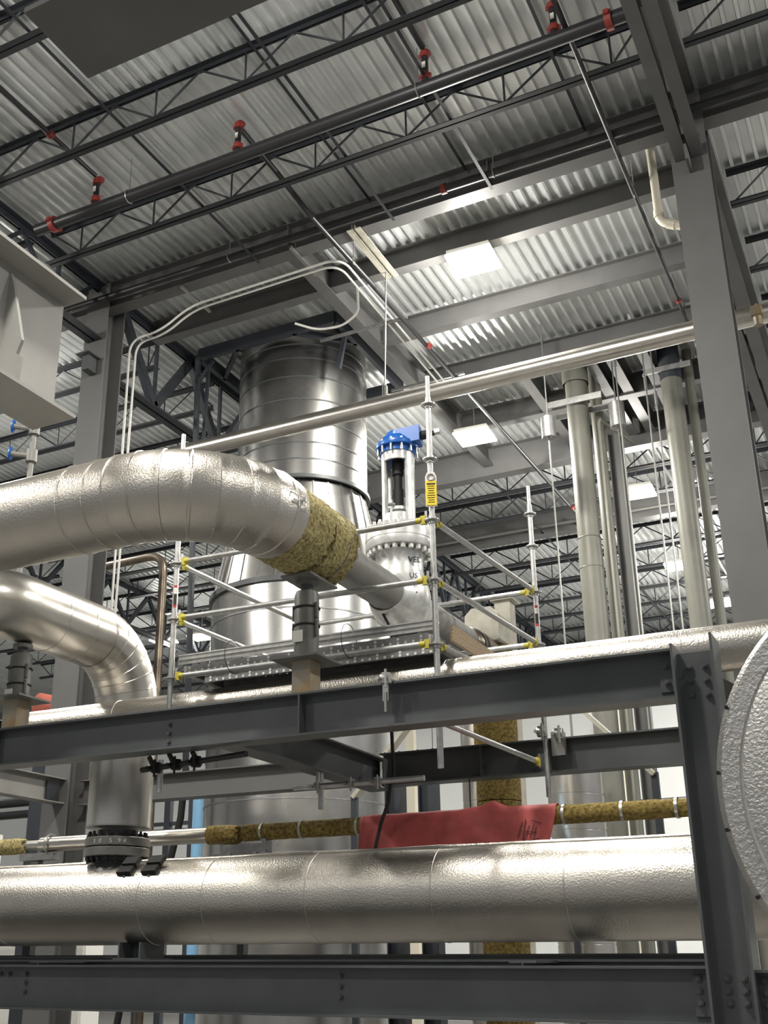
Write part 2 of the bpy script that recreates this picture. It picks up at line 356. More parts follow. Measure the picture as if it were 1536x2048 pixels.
truss(-1.13, 11.4, 19.1, 8.3, 'grey twin-angle roof truss running back behind the wide column', 0.08, 5, 'beam', 0.15)
truss(-1.13, 19.3, 34, 8.3, 'far grey roof truss behind the tall light grey pipes', 0.08, 9, 'beam', 0.1)
truss(-18.0, 11.4, 34, 8.3, 'distant dark roof truss parallel to the column line, over the big silver pipe', 0.1, 13)

# ------------------------------------------------------------------ sprinkler pipes and hangers
def clamp(t, p, ax, r):
    a = V(ax).normalized(); p = V(p); c = MB().cyl(p-a*0.035, p+a*0.035, r*1.35, 14)
    u = a.cross(V((0, 0, 1))); u = u if u.length > 0.1 else V((1, 0, 0)); u.normalize()
    for s in (-1, 1): c.obox(p+u*(s*r*1.5), a, u, a.cross(u), 0.025, r*0.25, r*0.3)
    return t.p('red_coupling', c, 'red', label='red grooved coupling')
ym, zm = 8.95, 8.91
t = T('sprinkler_main', 'thick black sprinkler main slung under the joists with a red coupling near each end', 'sprinkler pipe', (-5, ym, zm))
t.p('pipe', MB().cyl((-9.0, ym, zm), (-1.33, ym, zm), 0.078, 16), 'black')
clamp(t, (-8.72, ym, zm), (1, 0, 0), 0.078); clamp(t, (-1.5, ym, zm), (1, 0, 0), 0.078)
t = T('sprinkler_line', 'thin black sprinkler line in front of the roof girder with a red coupling', 'sprinkler pipe', (-5, 10.86, 9.1))
t.p('pipe', MB().cyl((-12.0, 10.84, 9.09), (4.0, 10.84, 9.09), 0.05, 14), 'black'); clamp(t, (-4.06, 10.84, 9.09), (1, 0, 0), 0.05)
t.p('pipe', MB().cyl((-12.0, 10.95, 9.22), (4.0, 10.95, 9.22), 0.025, 10), 'black')
def branch(x, pts, label, couplings, r=0.034, m='black'):
    t = T('sprinkler_branch', label, 'sprinkler pipe', pts[0]); t.p('pipe', MB().sweep(pts, r, 12), m)
    for p, ax in couplings: clamp(t, p, ax, r)
    return t
def drop(x, label, ztop):
    t = T('sprinkler_drop', label, 'sprinkler pipe', (x, ym, zm)); t.p('pipe', MB().cyl((x, ym, zm+0.05), (x, ym, ztop), 0.038, 12), 'black')
    clamp(t, (x, ym, zm+0.15), (0, 0, 1), 0.04); clamp(t, (x, ym, ztop-0.0), (0, 0, 1), 0.038)
    t.p('red_elbow', MB().sweep(arc((x, ym+0.09, ztop), (0, -1, 0), (0, 0, 1), 0.09, 0, pi/2, 6), 0.044, 12), 'red')
    t.p('paper_label', MB().box(x-0.02, x+0.02, ym-0.041, ym-0.038, zm+0.25, zm+0.33), 'white'); return t
drop(-8.06, 'short black sprinkler drop with red ends, over the coupling at the picture edge', 9.33)
drop(-5.93, 'short black sprinkler drop with red ends, second along the main', 9.36)
drop(-3.51, 'short black sprinkler drop with red ends, third along the main', 9.36)
drop(-2.06, 'short black sprinkler drop with red ends, close to the shiny branch pipe', 9.36)
b0 = branch(0, [(-8.06, 3.2, 9.4), (-8.06, ym-0.05, 9.4)], 'black sprinkler branch coming forward to the drop by the flat grey beam', [((-8.06, 8.05, 9.4), (0, 1, 0))])
b0.p('riser_nipple', MB().cyl((-8.06, 6.05, 9.4), (-8.06, 6.05, 9.53), 0.025, 8), 'black')
branch(0, [(-5.93, ym+0.05, 9.36), (-5.92, 9.84, 9.33), (-5.66, 10.3, 8.86), (-5.52, 17.7, 8.83), (-5.42, 22.4, 8.8)], 'long black sprinkler branch running back from the second drop past the round stack', [((-5.57, 13.9, 8.845), (0, 1, 0)), ((-5.43, 21.2, 8.805), (0, 1, 0))])
branch(0, [(-3.51, 3.2, 9.43), (-3.51, ym-0.05, 9.43)], 'black sprinkler branch coming forward to the third drop', [])
branch(0, [(-1.93, 5.0, 8.97), (-1.93, 16.2, 8.97)], 'shiny black sprinkler branch running back towards the wide building column', [((-1.93, 14.6, 8.97), (0, 1, 0))], 0.03)
t = T('sprinkler_branch', 'thin grey sprinkler pipe running in front of the far grey girder', 'sprinkler pipe', (-5, 22.7, 9.0)); t.p('pipe', MB().cyl((-9.4, 22.75, 9.12), (-1, 22.75, 9.12), 0.035, 10), 'rod')
branch(0, [(-5.6, 22.4, 9.05), (-5.5, 34, 9.05)], 'thin dark sprinkler branch under the far joists', [((-5.55, 25.2, 9.05), (0, 1, 0))], 0.035)
def hanger(x, y, z, ztop, R, label):
    t = T('pipe_hanger', label, 'pipe hanger', (x, y, z-R))
    t.p('rod', MB().cyl((x, y, z+R), (x, y, ztop), 0.006, 8), 'rod'); t.p('loop', MB().torus((x, y, z), (1, 0, 0), R+0.006, 0.007, 20, 6), 'rod')
    t.p('nut', MB().cyl((x, y, z+R), (x, y, z+R+0.04), 0.012, 6), 'rod')
hanger(-7.25, 10.84, 9.09, 9.5, 0.05, 'zinc hanger rod and loop on the thin sprinkler line, over the stack')
hanger(-3.4, 10.84, 9.09, 9.5, 0.05, 'zinc hanger rod and loop on the thin sprinkler line, by its red coupling')
hanger(-7.52, ym, zm, 9.5, 0.078, 'zinc hanger rod and loop on the thick sprinkler main, by the first drop')
hanger(-3.6, ym, zm, 9.5, 0.078, 'zinc hanger rod and loop on the thick sprinkler main, by the third drop')
hanger(-5.61, 11.4, 8.857, 9.5, 0.034, 'small zinc hanger loop on the branch beside the rusty rod bracket')
hanger(-1.93, 11.9, 8.97, 9.5, 0.03, 'small zinc hanger loop on the shiny branch pipe')

# ------------------------------------------------------------------ conduits under the roof
def smooth_path(pts, R, n=6):
    pts = [V(p) for p in pts]; out = [pts[0]]
    for i in range(1, len(pts)-1):
        a = (pts[i-1]-pts[i]); b = (pts[i+1]-pts[i]); ra = min(R, a.length*0.45, b.length*0.45)
        p0 = pts[i]+a.normalized()*ra; p2 = pts[i]+b.normalized()*ra
        for k in range(n+1):
            s = k/n; out.append(p0*(1-s)**2+pts[i]*(2*s*(1-s))+p2*s*s)
    out.append(pts[-1]); return out
for off, lab in ((0, 'white conduit bending under the roof, the upper of the pair over the stack'), (0.11, 'white conduit bending under the roof, the lower of the pair over the stack')):
    o = off
    pts = [(-9.42+o*0.3, 11.55, 1.5), (-9.42+o*0.3, 11.5+o, 8.74), (-8.87, 11.5+o, 8.74), (-8.35, 11.5+o, 9.02), (-5.80-o, 11.4+o, 8.98), (-5.78-o, 15.1, 8.86)]
    one('conduit', MB().sweep(smooth_path(pts, 0.28, 8), 0.017, 10), 'white', lab, 'conduit', base=(-7, 11.5, 8.8))
one('conduit', MB().sweep(smooth_path([(-7.2, 12.6, 9.0), (-6.95, 12.85, 8.95), (-6.55, 12.9, 8.93), (-6.2, 12.75, 8.98), (-5.95, 12.2, 9.0)], 0.15), 0.018, 8), 'white', 'short white conduit with a kink beside the top of the stack', 'conduit')
for i, (y, x0, x1) in enumerate(((13.05, -7.0, -5.55), (15.0, -6.7, -5.4))):
    one('strut_channel', MB().box(x0, x1, y-0.02, y+0.02, 8.86, 8.9), 'galvd', 'dark strut channel carrying the conduit pair, %s from the roof girder' % ORD[i], 'strut channel')
for i, (x, y) in enumerate(((-8.2, 11.5), (-6.35, 11.4))):
    one('strut_channel', MB().box(x-0.02, x+0.02, y-0.45, y+0.3, 9.03, 9.07).cyl((x, y-0.3, 9.05), (x, y-0.3, 9.2), 0.012, 8), 'rod', 'short strut bracket holding the conduit pair to the roof girder, %s from the column' % ORD[i], 'strut channel')
t = T('rod_bracket', 'pale rusty channel bracket across two roof beams with a long hanging rod', 'pipe hanger', (-5.45, 11.6, 9.05))
t.p('channel', MB().box(-5.52, -5.44, 11.0, 12.25, 9.05, 9.06).box(-5.40, -5.32, 11.0, 12.25, 9.05, 9.06).box(-5.445, -5.435, 11.0, 12.25, 9.05, 9.13).box(-5.405, -5.395, 11.0, 12.25, 9.05, 9.13), 'beige')
t.p('rod', MB().cyl((-5.45, 12.1, 9.1), (-5.5, 12.1, 7.24), 0.01, 10), 'rod')
t.p('clevis', MB().cyl((-5.5, 12.1, 7.25), (-5.5, 12.1, 7.3), 0.022, 8).box(-5.53, -5.515, 12.07, 12.13, 7.05, 7.26).box(-5.485, -5.47, 12.07, 12.13, 7.05, 7.26), 'rod')

# ------------------------------------------------------------------ long slanting silver pipe under the roof
t = T('insulated_pipe', 'long slim silver-clad pipe crossing under the roof in front of the stack', 'pipe', (-5, 12.1, 6.85))
t.p('jacket', MB().sweep([(-14 + i*1.0, 12.1, 6.985) for i in range(22)], 0.118, 32), 'cladsm')
sp = T('pipe_hanger', 'small rusty pipe clamp on the slim silver pipe behind the wide column', 'pipe hanger', (-0.75, 12.1, 6.8))
sp.p('band', MB().torus((-0.75, 12.1, 6.985), (1, 0, 0), 0.125, 0.012), 'rod'); sp.p('block', MB().box(-0.81, -0.69, 11.92, 12.0, 6.9, 7.02).cyl((-0.75, 11.98, 6.78), (-0.75, 11.98, 6.9), 0.05, 10), 'rustpost')

# ------------------------------------------------------------------ lamps
def lamp_fixture(x, y, z, rz, label, light=True, power=800, ztop=9.53):
    t = T('high_bay_lamp', label, 'lamp', (x, y, z), 'high-bay lamps')
    t.p('housing', MB().box(x-0.30, x+0.30, y-0.28, y+0.28, z+0.035, z+0.10).box(x-0.12, x+0.12, y-0.1, y+0.1, z+0.1, z+0.17), 'white')
    t.p('lens', MB().box(x-0.32, x+0.32, y-0.29, y-0.01, z, z+0.035), 'lamp'); t.p('lens', MB().box(x-0.32, x+0.32, y+0.01, y+0.29, z, z+0.035), 'lamp')
    t.p('stem', MB().cyl((x, y, z+0.17), (x, y, ztop), 0.008, 8), 'rod')
    t.o.rotation_euler = (0, 0, rz)
    if light: area('high_bay_lamp_light', (x, y, z-0.03), (0.6, 0.55), power*0.5); bulb((x, y, z-0.3), power*0.45)
lamp_fixture(-4.24, 12.35, 8.98, 0.05, 'bright rectangular lamp under the roof beams, the biggest one', ztop=9.178)
lamp_fixture(-5.97, 16.95, 8.69, 0.05, 'bright rectangular lamp beside the scaffold post, in front of the very deep girder')
lamp_fixture(-3.95, 20.6, 8.6, 0.05, 'bright rectangular lamp between the two tall light grey pipes')
lamp_fixture(-4.1, 25.4, 8.6, 0.05, 'small bright lamp beside the second tall grey pipe, below the joists')
lamp_fixture(-3.8, 28.9, 8.6, 0.05, 'distant bright lamp just above the silver pipe, beside the wide column')
lamp_fixture(-18.6, 25.2, 8.6, 0.05, 'distant glowing lamp behind the scaffold post and black pipe')
lamp_fixture(-17.3, 25.2, 8.55, 0.05, 'second distant glowing lamp behind the scaffold post', False)

# ------------------------------------------------------------------ near grey bracket beam and the flat beam overhead
yE = 6.0; xw = -5.64; zb, zt = 4.0, 5.12
t = T('bracket_beam', 'deep light grey plate girder end hanging at the picture edge in front of the column', 'beam', (xw, 5.0, zb))
t.p('web', MB().box(xw-0.012, xw+0.012, 2.5, yE-0.02, zb+0.03, zt-0.03), 'girder')
t.p('top_flange', MB().box(xw-0.22, xw+0.22, 2.5, yE+0.02, zt-0.03, zt), 'girder')
t.p('bottom_flange', MB().box(xw-0.22, xw+0.22, 2.5, yE+0.02, zb, zb+0.03), 'girder')
t.p('end_plate', MB().prism([(xw-0.2, yE-0.02, zb+0.03), (xw+0.0, yE-0.02, zb+0.03), (xw+0.0, yE-0.02, zt-0.03), (xw-0.2, yE-0.02, zt-0.03)], (0, 0.02, 0)), 'girder')
t.p('stiffener', MB().prism([(xw+0.012, 5.36, zb+0.03), (xw+0.21, 5.36, zb+0.03), (xw+0.215, 5.36, zb+0.08), (xw+0.225, 5.36, zb+0.22), (xw+0.175, 5.36, zb+0.26), (xw+0.215, 5.36, zb+0.37), (xw+0.06, 5.36, zt-0.2), (xw+0.012, 5.36, zt-0.08)], (0, 0.03, 0)), 'girder')
t.p('hanger_plate', MB().box(xw-0.01, xw+0.01, 2.55, 2.9, zt, ZD), 'girder')
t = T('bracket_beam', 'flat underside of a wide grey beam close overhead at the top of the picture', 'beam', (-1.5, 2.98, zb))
t.p('bottom_flange', MB().box(-3.005, 2.5, 2.755, 3.205, zb, zb+0.03), 'beam')  # same paint as the plate girder; underside shade is put into this darker grey
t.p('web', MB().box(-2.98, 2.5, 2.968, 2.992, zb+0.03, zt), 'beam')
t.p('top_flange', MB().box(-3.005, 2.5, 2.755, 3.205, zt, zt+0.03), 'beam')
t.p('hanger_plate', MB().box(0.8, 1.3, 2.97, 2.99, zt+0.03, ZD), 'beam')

# ------------------------------------------------------------------ pipe rack
def rackbeam(p0, p1, d, bf, label, m='steel'):
    t = T('rack_beam', label, 'beam', ((p0[0]+p1[0])/2, (p0[1]+p1[1])/2, p0[2]-d)); t.p('web_and_flanges', MB().wsec(p0, p1, d, bf, 0.015, 0.009), m); return t
def bolts(t, pts, ax, r=0.017):
    for p in pts: t.p('bolt', MB().hexb(p, ax, r), 'steel')
zu = 1.845; dR = 0.315; zl = -0.023
ub = rackbeam((-9.5, 7.1, zu), (-1.245, 7.1, zu), dR, 0.2, 'upper front beam of the dark grey pipe rack carrying the two pipe supports')
ub.p('stiffener', MB().box(-3.93, -3.918, 7.0, 7.095, zu-dR+0.015, zu-0.015), 'steel'); ub.p('stiffener', MB().box(-6.9, -6.888, 7.0, 7.095, zu-dR+0.015, zu-0.015), 'steel')
bolts(ub, [(-5.13, 7.0955, z) for z in (1.735, 1.665, 1.60)], (0, -1, 0))
ub.p('clip_angle', MB().box(-1.345, -1.245, 7.08, 7.0955, zu-0.26, zu-0.06), 'steel'); bolts(ub, [(-1.30, 7.08, zu-0.10), (-1.30, 7.08, zu-0.2)], (0, -1, 0), 0.02)
lb = rackbeam((-9.5, 7.1, zl), (-1.245, 7.1, zl), 0.315, 0.2, 'lower front beam of the dark grey pipe rack at the bottom of the picture')
bolts(lb, [(-6.36, 7.0955, z) for z in (-0.09, -0.15, -0.215)] + [(-3.63, 7.0955, z) for z in (-0.09, -0.155, -0.22)] + [(-6.62, 7.0955, -0.09), (-6.53, 7.0955, -0.09)], (0, -1, 0))
lb.p('clip_angle', MB().box(-1.345, -1.245, 7.08, 7.0955, zl-0.27, zl-0.05), 'steel'); bolts(lb, [(-1.31, 7.08, z) for z in (-0.09, -0.155, -0.22)], (0, -1, 0), 0.02)
rackbeam((-9.5, 7.75, 0.015), (-1.3, 7.75, 0.015), 0.3, 0.16, 'thin inner rack beam just behind the lower front beam')
rackbeam((-9.5, 9.3, 0.06), (-1.3, 9.3, 0.06), 0.3, 0.18, 'rear lower rack beam under the red sheet')
rackbeam((-9.5, 8.75, 0.045), (-6.85, 8.75, 0.045), 0.28, 0.16, 'short inner rack beam below the flanged riser')
ur = rackbeam((-4.66, 10.05, zu+0.07), (-1.45, 10.05, zu+0.07), 0.31, 0.2, 'upper rear rack beam behind the lower scaffold ends')
ur.p('stiffener', MB().box(-3.62, -3.608, 9.95, 10.045, zu-0.225, zu+0.055), 'steel')
xb = rackbeam((-4.66, 7.2, zu), (-4.66, 9.95, zu), 0.3, 0.2, 'rack cross beam running back from under the upper front beam')
xb.p('end_plate', MB().box(-4.56, -4.55, 9.8, 9.945, zu-0.28, zu-0.02), 'steel')
rackbeam((-6.35, 7.2, zl+0.03), (-6.35, 9.2, zl+0.03), 0.25, 0.18, 'low rack cross beam under the header shoe')
rackbeam((-2.4, 7.2, zl+0.03), (-2.4, 9.2, zl+0.03), 0.25, 0.18, 'low rack cross beam under the red sheet end')
t = T('rack_column', 'dark grey bolted steel rack column in front of the round hammered cover', 'column', (-1.12, 7.1, -H))
x0, x1 = -1.243, -0.985
t.p('flange', MB().box(x0, x0+0.016, 6.96, 7.24, -H, zu+0.02), 'steel'); t.p('flange', MB().box(x1-0.016, x1, 6.96, 7.24, -H, zu+0.06), 'steel')
t.p('web', MB().box(x0+0.016, x1-0.016, 7.094, 7.106, -H, zu-0.02), 'steel')
bolts(t, [(x, 7.094, z) for x in (-1.16, -1.065) for z in (1.73, 1.64, 1.55)] + [(x, 7.094, z) for x in (-1.15, -1.06) for z in (-0.09, -0.155, -0.22)], (0, -1, 0), 0.021)
t = T('rack_column', 'dark rear rack column mostly hidden behind the bolted front column', 'column', (-1.55, 10.05, -H))
t.p('shaft', MB().box(-1.45, -1.436, 9.94, 10.16, -H, zu+0.07).box(-1.62, -1.606, 9.94, 10.16, -H, zu+0.07).box(-1.606, -1.45, 10.045, 10.055, -H, zu+0.07), 'steel')
rb = rackbeam((-0.985, 7.1, zl-0.02), (1.2, 7.1, zl-0.02), 0.3, 0.2, 'short rack beam bolted to the far face of the bolted column')
bolts(rb, [(-0.95, 7.0955, z) for z in (-0.1, -0.165, -0.23)], (0, -1, 0), 0.02)
t = T('diagonal_brace', 'brown-grey diagonal brace between the bolted column and the round cover', 'brace', (-0.9, 8.2, 1.4))
t.p('angle', MB().ell((-1.15, 8.2, 1.72), (-0.4, 8.2, 1.2), 0.09, 0.01, (0, 1, 0), (0.57, 0, 0.82)), 'support'); t.p('gusset', MB().prism([(-1.16, 8.19, 1.58), (-0.92, 8.19, 1.62), (-0.9, 8.19, 1.75), (-1.16, 8.19, 1.92)], (0, 0.012, 0)), 'support')
rackbeam((-0.95, 8.6, zu+0.02), (1.2, 8.6, zu+0.02), 0.1, 0.1, 'thin pale rail under the silver pipe past the bolted column', 'column')

# ------------------------------------------------------------------ big silver process pipe with the bend
XP, YP, ZP = -3.918, 5.8, 3.075
def seamed(pts, r, seams, bump=0.007, w=0.012):
    """insert raised seam rings at arc-length stations"""
    pts = [V(p) for p in pts]; L = [0]
    for a, b in zip(pts, pts[1:]): L.append(L[-1]+(b-a).length)
    def P(s):
        for i in range(len(L)-1):
            if s <= L[i+1] or i == len(L)-2:
                return pts[i].lerp(pts[i+1], (s-L[i])/max(1e-9, L[i+1]-L[i]))
    st = [(l, r) for l in L if all(abs(l-q) > w*1.6 for q in seams)]
    for q in seams: st += [(q-w, r), (q-w*0.55, r+bump), (q+w*0.1, r+bump), (q+w*0.45, r-0.001)]
    st.sort(); return [P(a) for a, _ in st], [b for _, b in st]
R = 0.74
path = [(-13.0+0.5*i, YP, ZP) for i in range(17)]
path = [p for p in path if p[0] < XP-R-0.05] + arc((XP-R, YP+R, ZP), (0, -1, 0), (1, 0, 0), R, 0, pi/2, 28) + [(XP, 6.55, ZP)]
Ls = 0; pv = [V(p) for p in path]; la = sum((b-a).length for a, b in zip(pv, pv[1:]))
arc0 = (V(path[0])-V((XP-R, YP, ZP))).length; al = R*pi/2
seams = [arc0-0.40, arc0-0.17] + [arc0+al*f for f in (0.0, 0.125, 0.26, 0.395, 0.53, 0.665, 0.80, 0.92)] + [arc0-1.9, arc0-3.4]
t = T('process_pipe', 'big silver-clad pipe bending overhead and ending in torn yellow mineral wool', 'pipe', (XP, YP, ZP-0.31))
pp, rr = seamed(path, 0.325, seams); t.p('jacket', MB().sweep(pp, rr, 56), 'clad')
def woolpipe(p0, p1, r, n, amp, seg=40, ragged=True):
    p0 = V(p0); p1 = V(p1); d = (p1-p0); ax = d.normalized(); u = V((0, 0, 1)) if abs(ax.z) < 0.9 else V((1, 0, 0)); u = (u-ax*u.dot(ax)).normalized(); w = ax.cross(u)
    vs = []; fs = []; rnd = [[random.uniform(-1, 1) for k in range(seg)] for i in range(n+1)]
    rag = [random.uniform(-0.045, 0.03) if ragged else 0 for k in range(seg)]
    for i in range(n+1):
        for k in range(seg):
            a = 2*pi*k/seg; f = i/n; q = r+amp*(0.6*rnd[i][k]+0.4*sin(3*a+5*f)) - (0.02*max(0, f-0.9)*10*abs(rnd[0][k]) if ragged else 0)
            e = rag[k]*max(0, (f-0.8)/0.2)
            vs.append(p0+d*f+ax*e+(u*cos(a)+w*sin(a))*q)
    for i in range(n):
        for k in range(seg):
            fs.append((i*seg+k, i*seg+(k+1) % seg, (i+1)*seg+(k+1) % seg, (i+1)*seg+k))
    c0 = len(vs); vs.append(p0); vs.append(p1-ax*0.02)
    for k in range(seg): fs.append((c0, (k+1) % seg, k)); fs.append((c0+1, n*seg+k, n*seg+(k+1) % seg))
    return MB().add(vs, fs)
t.p('insulation', woolpipe((XP, 6.54, ZP), (XP, 6.99, ZP), 0.317, 16, 0.011, 64), 'wool', label='torn yellow mineral wool')
t.p('insulation', woolpipe((XP, 7.005, ZP), (XP, 7.42, ZP), 0.312, 16, 0.013, 64), 'wool', label='torn yellow mineral wool')
t.p('strap', MB().torus((XP, 7.24, ZP), (0, 1, 0), 0.317, 0.005, 48, 6), 'rod')
t.p('bare_pipe', MB().cyl((XP, 7.35, ZP), (XP, 8.58, ZP), 0.165, 40), 'bare')
t.p('saddle_plate', MB().box(XP-0.13, XP+0.13, 6.92, 7.36, ZP-0.345, ZP-0.328), 'support')
# flap of torn jacket
def flap():
    vs = []; fs = []; n = 9; rnd = random.Random(4)
    for i in range(n+1):
        for j in range(n+1):
            a = 1.30+0.055*i; y = 6.25+0.03*j; edge = min(i, j, n-i, n-j)/4.5
            rad = 0.321+0.03*edge*rnd.uniform(0.0, 1.0)+(0.012 if (i+2*j) % 4 == 0 else 0)*edge
            # follow the pipe axis round the last part of the bend
            dy = max(0.0, (YP+R)-y); off = R-sqrt(max(0, R*R-dy*dy))
            vs.append((XP-off+rad*sin(a), y-0.35*off, ZP+rad*cos(a)))
    for i in range(n):
        for j in range(n): fs.append((i*(n+1)+j, i*(n+1)+j+1, (i+1)*(n+1)+j+1, (i+1)*(n+1)+j))
    return MB().add(vs, fs)
t.p('torn_flap', flap(), 'cladsm')

t = T('process_pipe', 'bare grey pipe leaving the big valve into a dark banded end', 'pipe', (XP, 10.0, ZP-0.17))
t.p('bare_pipe', MB().cyl((XP, 9.25, ZP), (XP, 10.45, ZP), 0.165, 36), 'bare')
t.p('heat_tinted_end', MB().sweep([(XP, 10.45, ZP), (XP, 10.5, ZP), (XP, 10.52, ZP), (XP, 10.7, ZP), (XP, 10.72, ZP), (XP, 10.98, ZP)], [0.168, 0.168, 0.182, 0.182, 0.2, 0.2], 36), 'heat')
t.p('band', MB().torus((XP, 10.62, ZP), (0, 1, 0), 0.19, 0.008, 36), 'bare'); t.p('bolt', MB().hexb((XP-0.05, 10.7, ZP-0.2), (0, 0, -1)), 'rod')
t = T('insulation_box', 'grey sheet metal box with cut corners at the end of the bare pipe', 'box', (-3.87, 11.2, 3.2))
c = 0.08; x0, x1, z0, z1 = -4.1, -3.72, 3.22, 3.60
t.p('shell', MB().prism([(x0+c, 11.0, z0), (x1-0.02, 11.0, z0), (x1, 11.0, z0+0.02), (x1, 11.0, z1-c), (x1-c, 11.0, z1), (x0+c, 11.0, z1), (x0, 11.0, z1-c), (x0, 11.0, z0+c)], (0, 0.42, 0)), 'beige'); t.p('handle', MB().box(x0-0.03, x0, 11.03, 11.06, 3.32, 3.44), 'blackmatt')
t = T('insulated_riser', 'thick yellow wool-wrapped vertical pipe behind the red sheet', 'pipe', (XP, 11.3, -H))
t.p('insulation', woolpipe((XP, 11.3, -H), (XP, 11.3, 1.55), 0.235, 18, 0.006, 36, False), 'woold'); t.p('insulation', woolpipe((XP, 11.3, 1.56), (XP, 11.3, 3.2), 0.232, 10, 0.006, 36, False), 'woold')
t = T('cover_post', 'square beige clad post beside the grey box, capped with a thin plate', 'post', (-4.06, 12.3, -H))
t.p('shaft', MB().box(-4.16, -3.97, 12.2, 12.4, -H, 4.04), 'beige'); t.p('cap', MB().box(-4.2, -3.92, 12.15, 12.45, 4.04, 4.06), 'beige')

# ------------------------------------------------------------------ pipe supports
def pipe_support(x, y, label, top, rust='rustpost'):
    t = T('pipe_support', label, 'pipe support', (x, y, zu))
    t.p('post', MB().box(x-0.078, x+0.078, y-0.078, y+0.078, zu, zu+0.245), rust, label='rust-stained square post')
    t.p('base_plate', MB().box(x-0.2, x+0.2, y-0.2, y+0.2, zu+0.245, zu+0.26), 'support')
    h = zu+0.26; k = top-0.1
    t.p('spring_can', MB().lathe((x, y, h), (0, 0, 1), [(0.095, 0), (0.095, k-h-0.03), (0.085, k-h), (0.03, k-h)], 28), 'support')
    t.p('stem', MB().cyl((x, y, k), (x, y, top-0.03), 0.045, 18), 'steel'); t.p('load_disc', MB().cyl((x, y, top-0.045), (x, y, top-0.012), 0.085, 24), 'support')
    for z in (k-0.13, k-0.27):
        b = t.p('clamp_band', MB().torus((x, y, z), (0, 0, 1), 0.098, 0.008, 28, 6), 'blackmatt')
        t.p('clamp_bolt', MB().cyl((x+0.1, y-0.03, z-0.09), (x+0.1, y-0.03, z+0.03), 0.016, 8), 'support', sub=b); t.p('clamp_bolt', MB().cyl((x-0.1, y-0.02, z-0.09), (x-0.1, y-0.02, z+0.03), 0.014, 8), 'support', sub=b)
    t.p('name_plate', MB().box(x-0.065, x+0.02, y-0.1, y-0.094, k-0.41, k-0.32), 'white'); return t
pipe_support(XP, 7.1, 'grey spring support with a rusty square foot under the torn yellow wool', ZP-0.333)
pipe_support(-6.75, 7.1, 'grey spring support with a rusty square foot under the lower silver pipe', 2.6)

# ------------------------------------------------------------------ lower silver pipe turning down to the header
XR, YR, ZR = -6.75, 8.6, 2.9; R2 = 0.62
path = [(-12.0, 6.5, ZR), (-9.0, 6.5, ZR)] + arc((XR-0.5, 7.0, ZR), (0, -1, 0), (1, 0, 0), 0.5, 0, pi/2, 12) + [(XR, 7.4, ZR)] + arc((XR, YR-R2, ZR-R2), (0, 0, 1), (0, 1, 0), R2, 0, pi/2, 24) + [(XR, YR, 1.8), (XR, YR, 1.185)]
arc0 = (12.0+XR-0.5)+0.25*pi+(YR-R2-7.0); al = R2*pi/2
pp, rr = seamed(path, 0.30, [arc0-0.62, arc0-0.25]+[arc0+al*f for f in (0.05, 0.2, 0.35, 0.5, 0.65, 0.8, 0.95)]+[arc0+al+0.12], 0.0035, 0.01)
t = T('riser_pipe', 'silver-clad pipe coming from the picture edge and turning down to the black flange', 'pipe', (XR, YR, 0.75))
t.p('jacket', MB().sweep(pp, rr, 48), 'cladsm')
t.p('jacket_cap', MB().cyl((XR, YR, 1.17), (XR, YR, 1.185), 0.302, 40), 'rod')
t.p('neck', MB().lathe((XR, YR, 0.7), (0, 0, 1), [(0.19, 0.17), (0.19, 0.45)], 36), 'steel')
for z0, z1 in ((0.905, 0.985), (0.995, 1.075)): t.p('flange', MB().lathe((XR, YR, z0), (0, 0, 1), [(0.2, 0), (0.295, 0), (0.3, 0.006), (0.3, z1-z0-0.006), (0.295, z1-z0), (0.2, z1-z0)], 48), 'support')
for i in range(20):
    a = 2*pi*i/20
    px, py = XR+0.262*cos(a), YR+0.262*sin(a)
    t.p('stud_bolt', MB().cyl((px, py, 0.85), (px, py, 1.13), 0.014, 8).cyl((px, py, 0.875), (px, py, 0.905), 0.026, 6).cyl((px, py, 1.075), (px, py, 1.105), 0.026, 6), 'blackmatt')
fl = MB()
for ch, a in (('3', -1.72), ('0', -1.5), ('5', -1.16), ('9', -0.90), ('4', -0.74)):
    tv = textmesh(ch, 0.055, (XR+0.3015*cos(a), YR+0.3015*sin(a), 1.015), (-sin(a), cos(a), 0), (0, 0, 1), 0.001); fl.add(tv.v, tv.f)
t.p('chalk_numbers', fl, 'chalk')

# ------------------------------------------------------------------ header pipe
ZH, RH = 0.50, 0.362
t = T('header_pipe', 'very large silver-clad header pipe lying along the bottom of the picture', 'pipe', (-4, YR, ZH-RH))
hp = [(-14+0.4*i, YR, ZH) for i in range(40)]
pp, rr = seamed(hp, RH, [14-6.22, 14-5.55, 14-4.55, 14-3.45, 14-2.4, 14-7.9], 0.003, 0.008); t.p('jacket', MB().sweep(pp, rr, 64), 'clad')
t.p('nozzle_collar', MB().lathe((XR, YR, 0.62), (0, 0, 1), [(0.265, 0.12), (0.22, 0.2), (0.195, 0.25)], 40), 'steel')
t.p('lap_strip', MB().sweep([(-9+0.5*i, YR-0.09+0.004*sin(i*2.1), ZH+RH-0.008+0.003*sin(i*1.7)) for i in range(16)], [0.012+0.005*abs(sin(i*1.3)) for i in range(16)], 8), 'clad')
t.p('shoe', MB().box(-6.47, -6.455, YR-0.25, YR+0.1, 0.03, 0.16).box(-6.245, -6.23, YR-0.25, YR+0.1, 0.03, 0.16).box(-6.5, -6.2, YR-0.28, YR+0.2, 0.012, 0.03).box(-6.455, -6.245, YR-0.05, YR-0.035, 0.03, 0.15), 'steel')
